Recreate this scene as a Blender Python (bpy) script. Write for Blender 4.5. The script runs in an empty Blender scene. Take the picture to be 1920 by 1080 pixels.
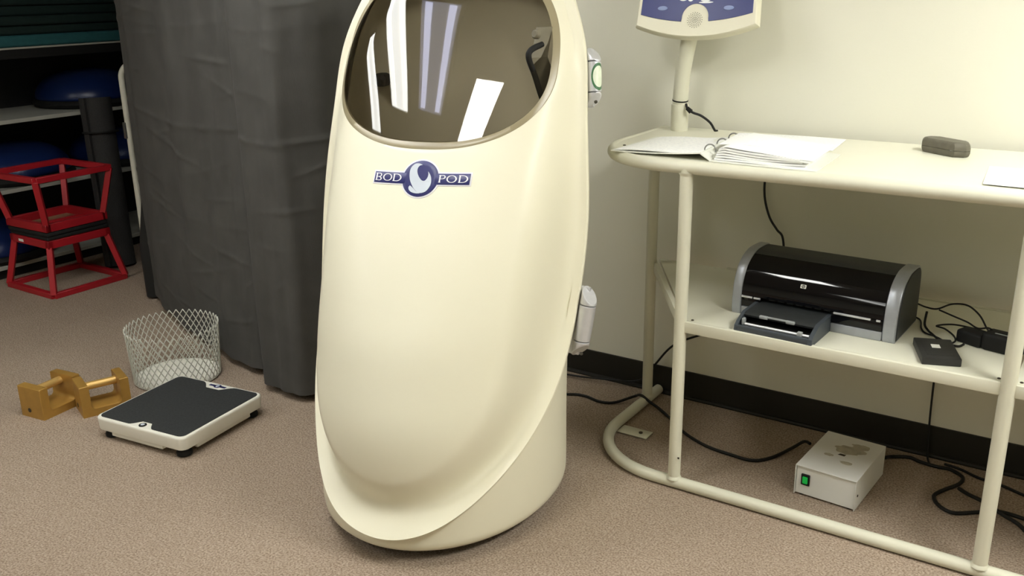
import bpy, bmesh, math, random
from mathutils import Matrix, Vector
from mathutils.geometry import tessellate_polygon
from math import sin, cos, pi, radians, sqrt, hypot, atan2, acos

random.seed(7)
S = bpy.context.scene
C = S.collection

# ------------------------------------------------------------------ camera
CAM_H = 1.55
F_PX, PITCH, ROLL, YAW = 1750.0, radians(18.03), radians(-0.945), radians(33.97)
cam = bpy.data.cameras.new('camera')
cam_o = bpy.data.objects.new('camera', cam)
C.objects.link(cam_o)
h_ = Vector((-sin(YAW), cos(YAW), 0)); r_ = Vector((cos(YAW), sin(YAW), 0)); u_ = Vector((0, 0, 1))
fw = cos(PITCH) * h_ - sin(PITCH) * u_
up = sin(PITCH) * h_ + cos(PITCH) * u_
r2 = cos(ROLL) * r_ + sin(ROLL) * up
u2 = -sin(ROLL) * r_ + cos(ROLL) * up
cam_o.matrix_world = Matrix(((r2.x, u2.x, -fw.x, 0), (r2.y, u2.y, -fw.y, 0), (r2.z, u2.z, -fw.z, CAM_H), (0, 0, 0, 1)))
cam.sensor_width = 36.0
cam.lens = F_PX / 1920.0 * 36.0
cam.clip_start = 0.05
S.camera = cam_o

# ------------------------------------------------------------------ world, exposure
world = bpy.data.worlds.new('world')
S.world = world
world.use_nodes = True
world.node_tree.nodes['Background'].inputs[0].default_value = (0.9, 0.92, 1.0, 1)
world.node_tree.nodes['Background'].inputs[1].default_value = 0.02
vs = S.view_settings
vs.view_transform = 'Standard'
vs.look = 'None'
vs.exposure = 0.12
vs.gamma = 1.0
vs.use_curve_mapping = False
CEIL = 2.6
# ceiling fixtures: x, y centre, half width, half length, strength, colour
LAMPS = [(-3.08, 1.20, .11, .36, 15.0, (.995, 1.0, .955), .9, 1.1),
         (-2.59, 1.66, .12, .60, 17.0, (.995, 1.0, .955), .9, 1.1),
         (-2.19, 1.48, .14, .37, 5.0, (.70, .73, 1.0), .4, 2.2),
         (-1.61, 1.15, .16, .23, 29.0, (.995, 1.0, .955), .95, 1.05),
         (0.85, 1.95, .28, .60, 38.0, (.995, 1.0, .955), .6, 1.6),
         (-1.60, -1.2, .28, .60, 7.0, (.995, 1.0, .955), .6, 1.6),
         (-4.10, -0.30, .28, .60, 13.0, (.995, 1.0, .955), .6, 1.6)]  # last entry: extra lamp added to brighten the carpet at the left

# ------------------------------------------------------------------ materials
def lin(c):
    return tuple((v / 12.92 if v <= .04045 else ((v + .055) / 1.055) ** 2.4) for v in [x / 255.0 for x in c])

def mat(name, rgb, rough=.5, metal=0.0, spec=.5, noise=None, bump=None, coat=0.0):
    """rgb = sRGB 0..255 surface colour; noise=(scale, amount); bump=(scale, strength)"""
    m = bpy.data.materials.new(name)
    m.use_nodes = True
    nt = m.node_tree
    b = nt.nodes['Principled BSDF']
    col = lin(rgb)
    b.inputs['Base Color'].default_value = (*col, 1)
    b.inputs['Roughness'].default_value = rough
    b.inputs['Metallic'].default_value = metal
    b.inputs['Specular IOR Level'].default_value = spec
    b.inputs['Coat Weight'].default_value = coat
    tc = nt.nodes.new('ShaderNodeTexCoord')
    if noise:
        n = nt.nodes.new('ShaderNodeTexNoise')
        n.inputs['Scale'].default_value = noise[0]
        n.inputs['Detail'].default_value = 5
        nt.links.new(tc.outputs['Object'], n.inputs['Vector'])
        r = nt.nodes.new('ShaderNodeValToRGB')
        a = noise[1]
        r.color_ramp.elements[0].position = .3
        r.color_ramp.elements[1].position = .7
        r.color_ramp.elements[0].color = (*[v * (1 - a) for v in col], 1)
        r.color_ramp.elements[1].color = (*[min(1, v * (1 + a)) for v in col], 1)
        nt.links.new(n.outputs['Fac'], r.inputs['Fac'])
        nt.links.new(r.outputs['Color'], b.inputs['Base Color'])
    if bump:
        n = nt.nodes.new('ShaderNodeTexNoise')
        n.inputs['Scale'].default_value = bump[0]
        n.inputs['Detail'].default_value = 4
        nt.links.new(tc.outputs['Object'], n.inputs['Vector'])
        k = nt.nodes.new('ShaderNodeBump')
        k.inputs['Strength'].default_value = bump[1]
        k.inputs['Distance'].default_value = .004
        nt.links.new(n.outputs['Fac'], k.inputs['Height'])
        nt.links.new(k.outputs['Normal'], b.inputs['Normal'])
    return m

def emit(name, rgb, strength, base=(.8, .8, .8)):
    m = bpy.data.materials.new(name)
    m.use_nodes = True
    nt = m.node_tree
    b = nt.nodes['Principled BSDF']
    b.inputs['Base Color'].default_value = (*base, 1)
    b.inputs['Emission Color'].default_value = (*rgb, 1)
    b.inputs['Emission Strength'].default_value = strength
    return m

def carpet_material():
    m = bpy.data.materials.new('carpet_pile')
    m.use_nodes = True
    nt = m.node_tree; L = nt.links
    b = nt.nodes['Principled BSDF']
    b.inputs['Roughness'].default_value = .95
    b.inputs['Specular IOR Level'].default_value = .1
    tc = nt.nodes.new('ShaderNodeTexCoord')
    n1 = nt.nodes.new('ShaderNodeTexNoise'); n1.inputs['Scale'].default_value = 170; n1.inputs['Detail'].default_value = 3
    n2 = nt.nodes.new('ShaderNodeTexNoise'); n2.inputs['Scale'].default_value = 2.2; n2.inputs['Detail'].default_value = 4
    n3 = nt.nodes.new('ShaderNodeTexNoise'); n3.inputs['Scale'].default_value = 38; n3.inputs['Detail'].default_value = 4
    for n in (n1, n2, n3):
        L.new(tc.outputs['Object'], n.inputs['Vector'])
    r = nt.nodes.new('ShaderNodeValToRGB')
    r.color_ramp.elements[0].position = .33; r.color_ramp.elements[0].color = (*lin((136, 119, 102)), 1)
    r.color_ramp.elements[1].position = .68; r.color_ramp.elements[1].color = (*lin((190, 173, 155)), 1)
    L.new(n1.outputs['Fac'], r.inputs['Fac'])
    r3 = nt.nodes.new('ShaderNodeValToRGB')
    r3.color_ramp.elements[0].position = .3; r3.color_ramp.elements[0].color = (.90, .885, .87, 1)
    r3.color_ramp.elements[1].position = .7; r3.color_ramp.elements[1].color = (1, 1, 1, 1)
    L.new(n3.outputs['Fac'], r3.inputs['Fac'])
    r2_ = nt.nodes.new('ShaderNodeValToRGB')
    r2_.color_ramp.elements[0].position = .3; r2_.color_ramp.elements[0].color = (.9, .89, .88, 1)
    r2_.color_ramp.elements[1].position = .7; r2_.color_ramp.elements[1].color = (1, 1, 1, 1)
    L.new(n2.outputs['Fac'], r2_.inputs['Fac'])
    a = nt.nodes.new('ShaderNodeMix'); a.data_type = 'RGBA'; a.blend_type = 'MULTIPLY'; a.inputs['Factor'].default_value = 1
    c = nt.nodes.new('ShaderNodeMix'); c.data_type = 'RGBA'; c.blend_type = 'MULTIPLY'; c.inputs['Factor'].default_value = 1
    L.new(r.outputs['Color'], a.inputs['A']); L.new(r3.outputs['Color'], a.inputs['B'])
    L.new(a.outputs['Result'], c.inputs['A']); L.new(r2_.outputs['Color'], c.inputs['B'])
    L.new(c.outputs['Result'], b.inputs['Base Color'])
    k = nt.nodes.new('ShaderNodeBump'); k.inputs['Strength'].default_value = .7; k.inputs['Distance'].default_value = .006
    L.new(n1.outputs['Fac'], k.inputs['Height']); L.new(k.outputs['Normal'], b.inputs['Normal'])
    return m

def smoked_acrylic():
    m = bpy.data.materials.new('smoked_acrylic')
    m.use_nodes = True
    nt = m.node_tree; L = nt.links
    nt.nodes.remove(nt.nodes['Principled BSDF'])
    out = nt.nodes['Material Output']
    t = nt.nodes.new('ShaderNodeBsdfTransparent'); t.inputs['Color'].default_value = (.72, .70, .645, 1)
    g = nt.nodes.new('ShaderNodeBsdfGlossy'); g.inputs['Roughness'].default_value = .02
    g.inputs['Color'].default_value = (1, 1, 1, 1)
    f = nt.nodes.new('ShaderNodeFresnel'); f.inputs['IOR'].default_value = 1.5
    x = nt.nodes.new('ShaderNodeMixShader')
    L.new(f.outputs['Fac'], x.inputs['Fac']); L.new(t.outputs['BSDF'], x.inputs[1]); L.new(g.outputs['BSDF'], x.inputs[2])
    L.new(x.outputs['Shader'], out.inputs['Surface'])
    return m

def cloth_material():
    m = mat('charcoal_curtain_cloth', (79, 78, 75), rough=.9, spec=.15, noise=(9, .10))
    nt = m.node_tree
    b = nt.nodes['Principled BSDF']
    b.inputs['Sheen Weight'].default_value = .03
    tc = nt.nodes.new('ShaderNodeTexCoord')
    w = nt.nodes.new('ShaderNodeTexNoise'); w.inputs['Scale'].default_value = 260; w.inputs['Detail'].default_value = 2
    mp = nt.nodes.new('ShaderNodeMapping'); mp.inputs['Scale'].default_value = (1, 1, .25)
    nt.links.new(tc.outputs['Object'], mp.inputs['Vector'])
    nt.links.new(mp.outputs['Vector'], w.inputs['Vector'])
    k = nt.nodes.new('ShaderNodeBump'); k.inputs['Strength'].default_value = .25; k.inputs['Distance'].default_value = .002
    nt.links.new(w.outputs['Fac'], k.inputs['Height'])
    nt.links.new(k.outputs['Normal'], b.inputs['Normal'])
    return m

def page_material():
    """white paper with faint grey printed lines"""
    m = bpy.data.materials.new('printed_paper')
    m.use_nodes = True
    nt = m.node_tree; L = nt.links
    b = nt.nodes['Principled BSDF']; b.inputs['Roughness'].default_value = .8
    b.inputs['Specular IOR Level'].default_value = .2
    tc = nt.nodes.new('ShaderNodeTexCoord')
    mp = nt.nodes.new('ShaderNodeMapping')
    L.new(tc.outputs['UV'], mp.inputs['Vector'])
    w = nt.nodes.new('ShaderNodeTexWave'); w.bands_direction = 'Y'; w.inputs['Scale'].default_value = 7.0
    L.new(mp.outputs['Vector'], w.inputs['Vector'])
    n = nt.nodes.new('ShaderNodeTexNoise'); n.inputs['Scale'].default_value = 30; n.inputs['Detail'].default_value = 2
    L.new(mp.outputs['Vector'], n.inputs['Vector'])
    mu = nt.nodes.new('ShaderNodeMath'); mu.operation = 'MULTIPLY'
    L.new(w.outputs['Fac'], mu.inputs[0]); L.new(n.outputs['Fac'], mu.inputs[1])
    r = nt.nodes.new('ShaderNodeValToRGB')
    r.color_ramp.elements[0].position = .42; r.color_ramp.elements[0].color = (.92, .925, .91, 1)
    r.color_ramp.elements[1].position = .55; r.color_ramp.elements[1].color = (.74, .75, .78, 1)
    L.new(mu.outputs['Value'], r.inputs['Fac'])
    L.new(r.outputs['Color'], b.inputs['Base Color'])
    return m

M = dict(
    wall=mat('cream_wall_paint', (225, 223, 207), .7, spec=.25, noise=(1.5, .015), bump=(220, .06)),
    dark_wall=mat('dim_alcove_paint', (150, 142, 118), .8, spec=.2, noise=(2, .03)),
    ceiling=mat('ceiling_tile_white', (214, 212, 202), .9, noise=(60, .04)),
    base=mat('black_vinyl_base', (34, 32, 26), .55, spec=.35, noise=(6, .15)),
    carpet=carpet_material(),
    ivory=mat('ivory_gelcoat', (230, 226, 203), .45, spec=.4, noise=(1.2, .02), coat=.05),
    liner=mat('chamber_liner', (212, 204, 182), .6, noise=(3, .03)),
    gasket=mat('taupe_window_edge', (150, 140, 112), .3, spec=.5),
    gasket_dark=mat('dim_fitting_plastic', (112, 106, 88), .5, noise=(20, .06)),
    acrylic=smoked_acrylic(),
    rubber=mat('black_rubber', (24, 24, 23), .7, spec=.3, noise=(40, .2)),
    navy=mat('navy_print', (38, 40, 98), .35, spec=.4, noise=(20, .05)),
    silver_print=mat('silver_print', (196, 204, 214), .4, noise=(20, .03)),
    badge_white=mat('badge_rim_white', (226, 226, 232), .4, noise=(20, .02)),
    alu=mat('satin_aluminium', (214, 215, 219), .40, .55, noise=(30, .05)),
    sticker_green=mat('sticker_green', (62, 110, 72), .4, noise=(30, .08)),
    sticker_white=mat('sticker_white', (226, 236, 214), .4, noise=(60, .06)),
    cloth=cloth_material(),
    cloth_dark=mat('black_curtain_lining', (26, 25, 23), .9, noise=(20, .15)),
    cream_tube=mat('cream_powder_coat', (216, 214, 194), .42, spec=.4, noise=(5, .025)),
    cream_panel=mat('cream_laminate', (224, 222, 203), .38, spec=.4, noise=(4, .02)),
    chip=mat('bare_steel_chip', (70, 62, 50), .6, .6),
    console=mat('console_plastic', (224, 220, 198), .5, noise=(8, .02)),
    console_blue=mat('console_blue_face', (40, 47, 108), .3, spec=.3, noise=(8, .04)),
    pale_blue=mat('pale_blue_key', (122, 136, 180), .4, noise=(30, .03)),
    hole=mat('speaker_hole_dark', (60, 56, 46), .8),
    cable=mat('black_cable', (15, 14, 12), .55, spec=.4, noise=(30, .15)),
    paper=mat('plain_white_paper', (246, 247, 243), .8, spec=.2, noise=(5, .015)),
    page=page_material(),
    binder=mat('white_vinyl_binder', (230, 231, 222), .4, noise=(6, .02)),
    steel=mat('ring_steel', (150, 150, 148), .3, .9, noise=(20, .1)),
    case=mat('grey_brown_case', (102, 98, 85), .55, spec=.35, noise=(50, .12)),
    pr_silver=mat('printer_silver', (168, 172, 178), .36, .4, noise=(60, .04)),
    pr_black=mat('printer_gloss_black', (5, 5, 9), .06, spec=.38, noise=(5, .1)),
    pr_dark=mat('printer_dark_plastic', (40, 43, 44), .5, noise=(40, .12), bump=(300, .2)),
    pr_grey=mat('printer_slate_plastic', (62, 68, 74), .42, noise=(30, .06)),
    pr_slot=mat('printer_slot_black', (10, 10, 10), .8),
    pr_light=mat('printer_light_grey', (150, 154, 154), .45, noise=(30, .04)),
    bright_bar=mat('polished_bar', (226, 228, 232), .25, .5, noise=(20, .02)),
    label_white=mat('label_white', (236, 236, 228), .6, noise=(20, .02)),
    disk=mat('disk_black_plastic', (44, 44, 42), .55, noise=(40, .1)),
    box_white=mat('box_white_enamel', (226, 226, 220), .5, noise=(6, .03)),
    box_tape=mat('tape_residue', (176, 170, 150), .8, noise=(40, .2)),
    switch_green=emit('green_switch_glow', (.004, .42, .05), .5, (.0, .12, .02)),
    red=mat('red_steel_paint', (168, 28, 38), .4, spec=.45, noise=(12, .08)),
    pad_black=mat('black_box_pad', (22, 22, 22), .7, noise=(60, .25)),
    ply=mat('raw_board', (150, 112, 84), .8, noise=(20, .2)),
    blue_dome=mat('blue_dome_vinyl', (17, 35, 80), .3, spec=.4, noise=(8, .06)),
    teal=mat('teal_mat_foam', (36, 92, 96), .8, noise=(40, .08)),
    green_mat=mat('dark_green_mat_foam', (16, 40, 36), .85, noise=(40, .1)),
    black_foam=mat('black_foam_roll', (40, 39, 38), .85, noise=(180, .3), bump=(160, .5)),
    shelf_white=mat('shelf_board_white', (178, 178, 168), .5, noise=(10, .03)),
    shelf_black=mat('black_shelf_frame', (20, 20, 19), .6, noise=(20, .1)),
    tube_white=mat('white_enamel_tube', (206, 204, 190), .4, noise=(20, .03)),
    gold=mat('gold_lacquered_iron', (176, 136, 66), .42, .35, noise=(30, .07)),
    gold_bright=mat('polished_gold_handle', (208, 170, 100), .34, .45, noise=(30, .05)),
    plug=mat('lead_plug', (70, 62, 44), .6, .4),
    scale_white=mat('scale_white_plastic', (230, 228, 216), .42, noise=(6, .02)),
    scale_mat=mat('scale_ribbed_rubber', (48, 50, 50), .75, spec=.3, noise=(140, .18), bump=(260, .35)),
    wire=mat('white_coated_wire', (206, 206, 194), .45, noise=(20, .05)),
    lamp_body=mat('lamp_housing', (225, 225, 220), .5, noise=(10, .02)),
)

# ------------------------------------------------------------------ builders
WM = {}

class MB:
    def __init__(s, T=None):
        s.v = []; s.f = []; s.uv = None
        s.T = T if T is not None else Matrix.Identity(4)
    def add(s, vs_, fs, T=None):
        o = len(s.v)
        X = s.T @ T if T is not None else s.T
        s.v += [X @ Vector(p) for p in vs_]
        s.f += [tuple(i + o for i in f) for f in fs]
        return s
    def box(s, c, size, rz=0.0, bevel=0.0, seg=2, R=None):
        T = Matrix.Translation(c) @ (R if R is not None else Matrix.Rotation(rz, 4, 'Z'))
        if bevel <= 0:
            x, y, z = [q / 2 for q in size]
            vs_ = [(a * x, b * y, d * z) for a in (-1, 1) for b in (-1, 1) for d in (-1, 1)]
            s.add(vs_, [(0, 1, 3, 2), (4, 6, 7, 5), (0, 4, 5, 1), (2, 3, 7, 6), (0, 2, 6, 4), (1, 5, 7, 3)], T)
        else:
            bm = bmesh.new()
            bmesh.ops.create_cube(bm, size=1)
            for v in bm.verts: v.co = Vector((v.co.x * size[0], v.co.y * size[1], v.co.z * size[2]))
            bmesh.ops.bevel(bm, geom=list(bm.edges), offset=bevel, segments=seg, affect='EDGES', profile=.5)
            s.bm(bm, T)
        return s
    def bm(s, bm, T=None):
        bm.verts.index_update()
        s.add([v.co[:] for v in bm.verts], [tuple(v.index for v in f.verts) for f in bm.faces], T)
        bm.free()
        return s
    def tube(s, pts, r, n=12, closed=False, caps=True, radii=None):
        pts = [Vector(p) for p in pts]
        m = len(pts); rings = []; nrm = None
        for i in range(m):
            a = pts[(i - 1) % m] if (closed or i > 0) else pts[i]
            b = pts[(i + 1) % m] if (closed or i < m - 1) else pts[i]
            t = (b - a).normalized()
            if nrm is None:
                nrm = t.orthogonal().normalized()
            nrm = (nrm - t * nrm.dot(t))
            nrm = nrm.normalized() if nrm.length > 1e-6 else t.orthogonal().normalized()
            bn = t.cross(nrm)
            rr = radii[i] if radii else r
            rings.append([pts[i] + rr * (cos(2 * pi * k / n) * nrm + sin(2 * pi * k / n) * bn) for k in range(n)])
        vs_ = [p for q in rings for p in q]
        fs = []
        for i in range(m if closed else m - 1):
            j = (i + 1) % m
            for k in range(n):
                l = (k + 1) % n
                fs.append((i * n + k, i * n + l, j * n + l, j * n + k))
        if caps and not closed:
            fs.append(tuple(range(n))[::-1]); fs.append(tuple(range((m - 1) * n, m * n)))
        return s.add(vs_, fs)
    def lathe(s, prof, n=32, c=(0, 0, 0), T=None):
        vs_ = []; fs = []
        for r, z in prof:
            vs_ += [(r * cos(2 * pi * k / n), r * sin(2 * pi * k / n), z) for k in range(n)]
        for i in range(len(prof) - 1):
            for k in range(n):
                l = (k + 1) % n
                fs.append((i * n + k, i * n + l, (i + 1) * n + l, (i + 1) * n + k))
        fs.append(tuple(range(n))[::-1]); fs.append(tuple(range((len(prof) - 1) * n, len(prof) * n)))
        X = Matrix.Translation(c) @ (T if T is not None else Matrix.Identity(4))
        return s.add(vs_, fs, X)
    def prism(s, poly, z0, z1, T=None):
        """outline poly in XY extruded z0..z1"""
        n = len(poly)
        vs_ = [(x, y, z0) for x, y in poly] + [(x, y, z1) for x, y in poly]
        tri = tessellate_polygon([[Vector((x, y, 0)) for x, y in poly]])
        fs = [tuple(t)[::-1] for t in tri] + [tuple(i + n for i in t) for t in tri]
        fs += [(i, (i + 1) % n, n + (i + 1) % n, n + i) for i in range(n)]
        return s.add(vs_, fs, T)
    def grid(s, fn, nu, nv, closed_u=False):
        vs_ = [fn(i, j) for j in range(nv) for i in range(nu)]
        fs = []
        for j in range(nv - 1):
            for i in range(nu if closed_u else nu - 1):
                k = (i + 1) % nu
                fs.append((j * nu + i, j * nu + k, (j + 1) * nu + k, (j + 1) * nu + i))
        return s.add(vs_, fs)
    def build(s, name, m, parent=None, smooth=None, recalc=True, uv=None):
        inv = WM[parent.name].inverted() if parent is not None else None
        me = bpy.data.meshes.new(name)
        me.from_pydata([(inv @ p if inv is not None else p)[:] for p in s.v], [], s.f)
        if recalc:
            bm = bmesh.new(); bm.from_mesh(me)
            bmesh.ops.recalc_face_normals(bm, faces=bm.faces)
            bm.to_mesh(me); bm.free()
        if uv:
            l = me.uv_layers.new(name='UVMap')
            for lp in me.loops:
                l.data[lp.index].uv = uv(s.v[lp.vertex_index])
        me.materials.append(M[m])
        if smooth is not None:
            me.polygons.foreach_set('use_smooth', [True] * len(me.polygons))
            if smooth < 180: me.set_sharp_from_angle(angle=radians(smooth))
        o = bpy.data.objects.new(name, me)
        C.objects.link(o)
        if parent is not None: o.parent = parent
        WM[o.name] = WM[parent.name] if parent is not None else Matrix.Identity(4)
        return o

def thing(name, loc, label, cat, group=None, rz=0.0, T=None):
    o = bpy.data.objects.new(name, None)
    o.empty_display_size = .05
    C.objects.link(o)
    X = T if T is not None else Matrix.Translation(loc) @ Matrix.Rotation(rz, 4, 'Z')
    o.matrix_world = X
    WM[o.name] = X
    tag(o, label, cat, group)
    return o

def tag(o, label, cat, group=None):
    o['label'] = label; o['category'] = cat
    if group: o['group'] = group
    return o

def struct(o):
    o['kind'] = 'structure'
    return o

def copy_tree(root, X, label, group=None):
    r = root.copy(); C.objects.link(r)
    r.matrix_world = X; WM[r.name] = X
    r['label'] = label
    if group: r['group'] = group
    def rec(src, dst):
        for ch in list(src.children):
            c = ch.copy(); C.objects.link(c); c.parent = dst; WM[c.name] = X
            rec(ch, c)
    rec(root, r)
    return r

def spline(pts, n=8, closed=False):
    P = [Vector(p) for p in pts]; out = []
    m = len(P)
    for i in range(m if closed else m - 1):
        if closed: a, b, c, d = P[(i - 1) % m], P[i], P[(i + 1) % m], P[(i + 2) % m]
        else: a, b, c, d = P[max(i - 1, 0)], P[i], P[i + 1], P[min(i + 2, m - 1)]
        for k in range(n):
            t = k / n
            out.append(.5 * ((2 * b) + (c - a) * t + (2 * a - 5 * b + 4 * c - d) * t * t + (3 * b - a - 3 * c + d) * t ** 3))
    if not closed: out.append(P[-1])
    return out

def rrect(x0, y0, x1, y1, r, n=8):
    out = []
    for cx, cy, a in ((x1 - r, y1 - r, 0), (x0 + r, y1 - r, 90), (x0 + r, y0 + r, 180), (x1 - r, y0 + r, 270)):
        for k in range(n + 1):
            t = radians(a + 90 * k / n)
            out.append((cx + r * cos(t), cy + r * sin(t)))
    return out

# ================================================================== STRUCTURE
YW = 3.147           # back wall
XC = -2.30           # where the back wall ends and the storage alcove opens
def wall_box(name, lo, hi, m, **k):
    c = [(a + b) / 2 for a, b in zip(lo, hi)]; z = [b - a for a, b in zip(lo, hi)]
    return struct(MB().box(c, z).build(name, m))
wall_box('floor', (-6.3, -3.0, -.10), (3.0, 5.0, 0), 'carpet')
wall_box('ceiling', (-6.3, -3.0, CEIL), (3.0, 5.0, CEIL + .1), 'ceiling')
wall_box('wall_back', (XC, YW, 0), (3.0, YW + .12, CEIL), 'wall')
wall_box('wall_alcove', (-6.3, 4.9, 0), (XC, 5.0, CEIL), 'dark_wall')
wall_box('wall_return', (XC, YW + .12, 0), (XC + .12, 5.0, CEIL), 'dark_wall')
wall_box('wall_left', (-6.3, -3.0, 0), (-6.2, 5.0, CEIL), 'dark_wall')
wall_box('wall_right', (2.9, -3.0, 0), (3.0, 5.0, CEIL), 'wall')
wall_box('wall_front', (-6.3, -3.1, 0), (3.0, -3.0, CEIL), 'wall')
wall_box('shade_header_1', (-4.72, -3.0, 1.95), (-4.60, 5.0, CEIL), 'dark_wall')   # unseen header, added to keep light off the storage shelves
bb = MB().box((.35, YW - .004, .053), (5.3, .008, .118))
bb.tube([(XC, YW - .010, .006), (3.0, YW - .010, .006)], .009, 8)
struct(bb.build('baseboard_back', 'base', smooth=40))

# ================================================================== CEILING LIGHTS
def troffer(i, x, y, hw, hl, st, col, base, strip):
    t = thing('ceiling_light', (x, y, CEIL), ['narrow tube light on the ceiling nearest the storage alcove', 'bright tube light on the ceiling left of the chamber', 'dim bluish tube light on the ceiling above the chamber', 'bright tube light on the ceiling in front of the chamber', 'wide bright tube light on the ceiling above the table', 'wide tube light on the ceiling behind the viewer', 'added wide tube light on the ceiling, brightening the floor at the far left'][i], 'ceiling light', 'tube lights on the ceiling')
    f = MB()
    for sx in (-1, 1): f.box((x + sx * (hw + .012), y, CEIL - .02), (.024, 2 * hl + .048, .04), bevel=.003)
    for sy in (-1, 1): f.box((x, y + sy * (hl + .012), CEIL - .02), (2 * hw, .024, .04), bevel=.003)
    f.build('lamp_frame', 'lamp_body', t, 40)
    b = MB().box((x, y, CEIL - .004), (2 * hw, 2 * hl, .006)).build('reflector', 'lamp_body', t)
    M['lens%d' % i] = emit('lamp_lens_%d' % i, col, st * base)
    MB().box((x, y, CEIL - .028), (2 * hw, 2 * hl, .006)).build('lens', 'lens%d' % i, t)
    M['tube%d' % i] = emit('lamp_tube_%d' % i, col, st * strip)
    for sx in (-1, 1):
        MB().box((x + sx * hw * .62, y, CEIL - .034), (hw * .36, 2 * hl - .03, .006)).build('light_strip', 'tube%d' % i, t)
for i, a in enumerate(LAMPS): troffer(i, *a)

# ================================================================== THE CHAMBER
PSI = radians(15)
PT = Matrix.Translation((-1.70, 2.14, 0)) @ Matrix(((cos(PSI), -sin(PSI), 0, 0), (sin(PSI), cos(PSI), 0, 0), (0, 0, 1, 0), (0, 0, 0, 1)))
# local frame: x to the side, y back (front is -y), z up. Tables hold forward = -y.
import numpy as np
def cspline(X, Y):
    """natural cubic spline through the knots, as a function"""
    X = list(X); Y = list(Y); n = len(X)
    h = [X[i + 1] - X[i] for i in range(n - 1)]
    A = np.zeros((n, n)); B = np.zeros(n)
    A[0, 0] = A[-1, -1] = 1
    for i in range(1, n - 1):
        A[i, i - 1] = h[i - 1]; A[i, i] = 2 * (h[i - 1] + h[i]); A[i, i + 1] = h[i]
        B[i] = 6 * ((Y[i + 1] - Y[i]) / h[i] - (Y[i] - Y[i - 1]) / h[i - 1])
    m = [float(v) for v in np.linalg.solve(A, B)]
    def f(z):
        z = min(max(z, X[0]), X[-1])
        i = 0
        while i < n - 2 and z > X[i + 1]: i += 1
        a_, b_ = X[i + 1] - z, z - X[i]
        return (m[i] * a_ ** 3 + m[i + 1] * b_ ** 3) / (6 * h[i]) + (Y[i] / h[i] - m[i] * h[i] / 6) * a_ + (Y[i + 1] / h[i] - m[i + 1] * h[i] / 6) * b_
    return f
Z0, Z1 = .092, 1.665
lip_fwd = cspline((.085, .125, .16, .25, .35, .45, .6, .75, .9, 1.07, 1.22, 1.37, 1.5, 1.6, 1.665), (.510, .468, .420, .292, .182, .100, .014, -.040, -.080, -.116, -.156, -.200, -.247, -.297, -.338))
lip_w2 = cspline((Z0, .16, .25, .4, .6, .9, 1.22, 1.37, 1.5, 1.58, Z1), (0, .0440, .094, .148, .1750, .1870, .1660, .1530, .1200, .0850, 0))
cen = cspline((.10, .2, .3, .4, .5, .6, .7, .85, 1.02, 1.11, 1.25, 1.4, 1.5, 1.58, 1.64), (.453, .468, .471, .456, .421, .380, .326, .237, .129, .072, -.018, -.117, -.187, -.256, -.330))
def lip_w(z): return sqrt(max(0.0, lip_w2(z))) if Z0 < z < Z1 else 0.0
_zz = [Z0 + (Z1 - Z0) * (1 - cos(pi * k / 160)) / 2 for k in range(161)]
OUT = [(lip_w(z), z) for z in _zz] + [(-lip_w(z), z) for z in _zz[-2:0:-1]]
def ease(z, z0, z1, a, b):
    t = min(1.0, max(0.0, (z - z0) / (z1 - z0))); t = t * t * (3 - 2 * t)
    return a + (b - a) * t
def front(x, z, d=1.0):
    """how far forward the door skin stands at (x, z): an egg rising from a flat flange; d = distance in from the rim"""
    f = lip_fwd(z)
    lw = ease(z, .8, 1.3, .050, .026)
    we = max(lip_w(z) - lw, .02)
    q = max(0.0, 1 - (x / we) ** 2)
    e = min(1.0, max(0.0, (d - lw) / ease(z, .22, .75, .11, .10)))
    s_ = q ** ease(z, .45, 1.05, .46, .34) * (1 - (1 - e) ** 2) ** ease(z, .22, .75, .55, .28)
    return f + max(cen(z) - f, 0.0) * s_
WC = (-.016, 1.315)
def win_r(t):
    c, s_ = cos(t), sin(t)
    a = .350; b = .315 if s_ > 0 else .208; n = 2.35
    return 1 / ((abs(c) / a) ** n + (abs(s_) / b) ** n) ** (1 / n)
def out_r(t):
    """distance to the rim along a ray, and the cosine between the ray and the rim's normal"""
    d = (cos(t), sin(t)); best = None
    for i in range(len(OUT)):
        p, q = OUT[i], OUT[(i + 1) % len(OUT)]
        ex, ey = q[0] - p[0], q[1] - p[1]
        den = d[0] * ey - d[1] * ex
        if abs(den) < 1e-12: continue
        px, py = p[0] - WC[0], p[1] - WC[1]
        r = (px * ey - py * ex) / den
        w = (px * d[1] - py * d[0]) / den
        if r > 0 and -1e-6 <= w <= 1 + 1e-6 and (best is None or r > best[0]):
            best = (r, abs(den) / hypot(ex, ey))
    return best
NT = 240
# more rays towards the narrow bottom of the door
TH = []
for k in range(NT):
    u = 2 * pi * k / NT
    TH.append(-pi / 2 + u - .72 * sin(u))
RW = [win_r(t) for t in TH]
_ro = [out_r(t) for t in TH]
RO = [a for a, b in _ro]; RN = [b for a, b in _ro]
pod = thing('body_composition_chamber', (0, 0, 0), 'tall cream egg-shaped body chamber with smoked window and blue badge, standing before the curtain', 'medical chamber', T=PT)

def skin(i, r, off=0.0):
    t = TH[i]
    x, z = WC[0] + r * cos(t), WC[1] + r * sin(t)
    return (x, -(front(x, z, (RO[i] - r) * RN[i]) + off), z)
NR = 130
mb = MB(PT)
rows = []
for j in range(NR):
    s_ = j / (NR - 1); rho = 1 - (1 - s_) ** 1.7
    rows.append([skin(i, RW[i] + rho * (RO[i] - RW[i])) for i in range(NT)])
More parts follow.
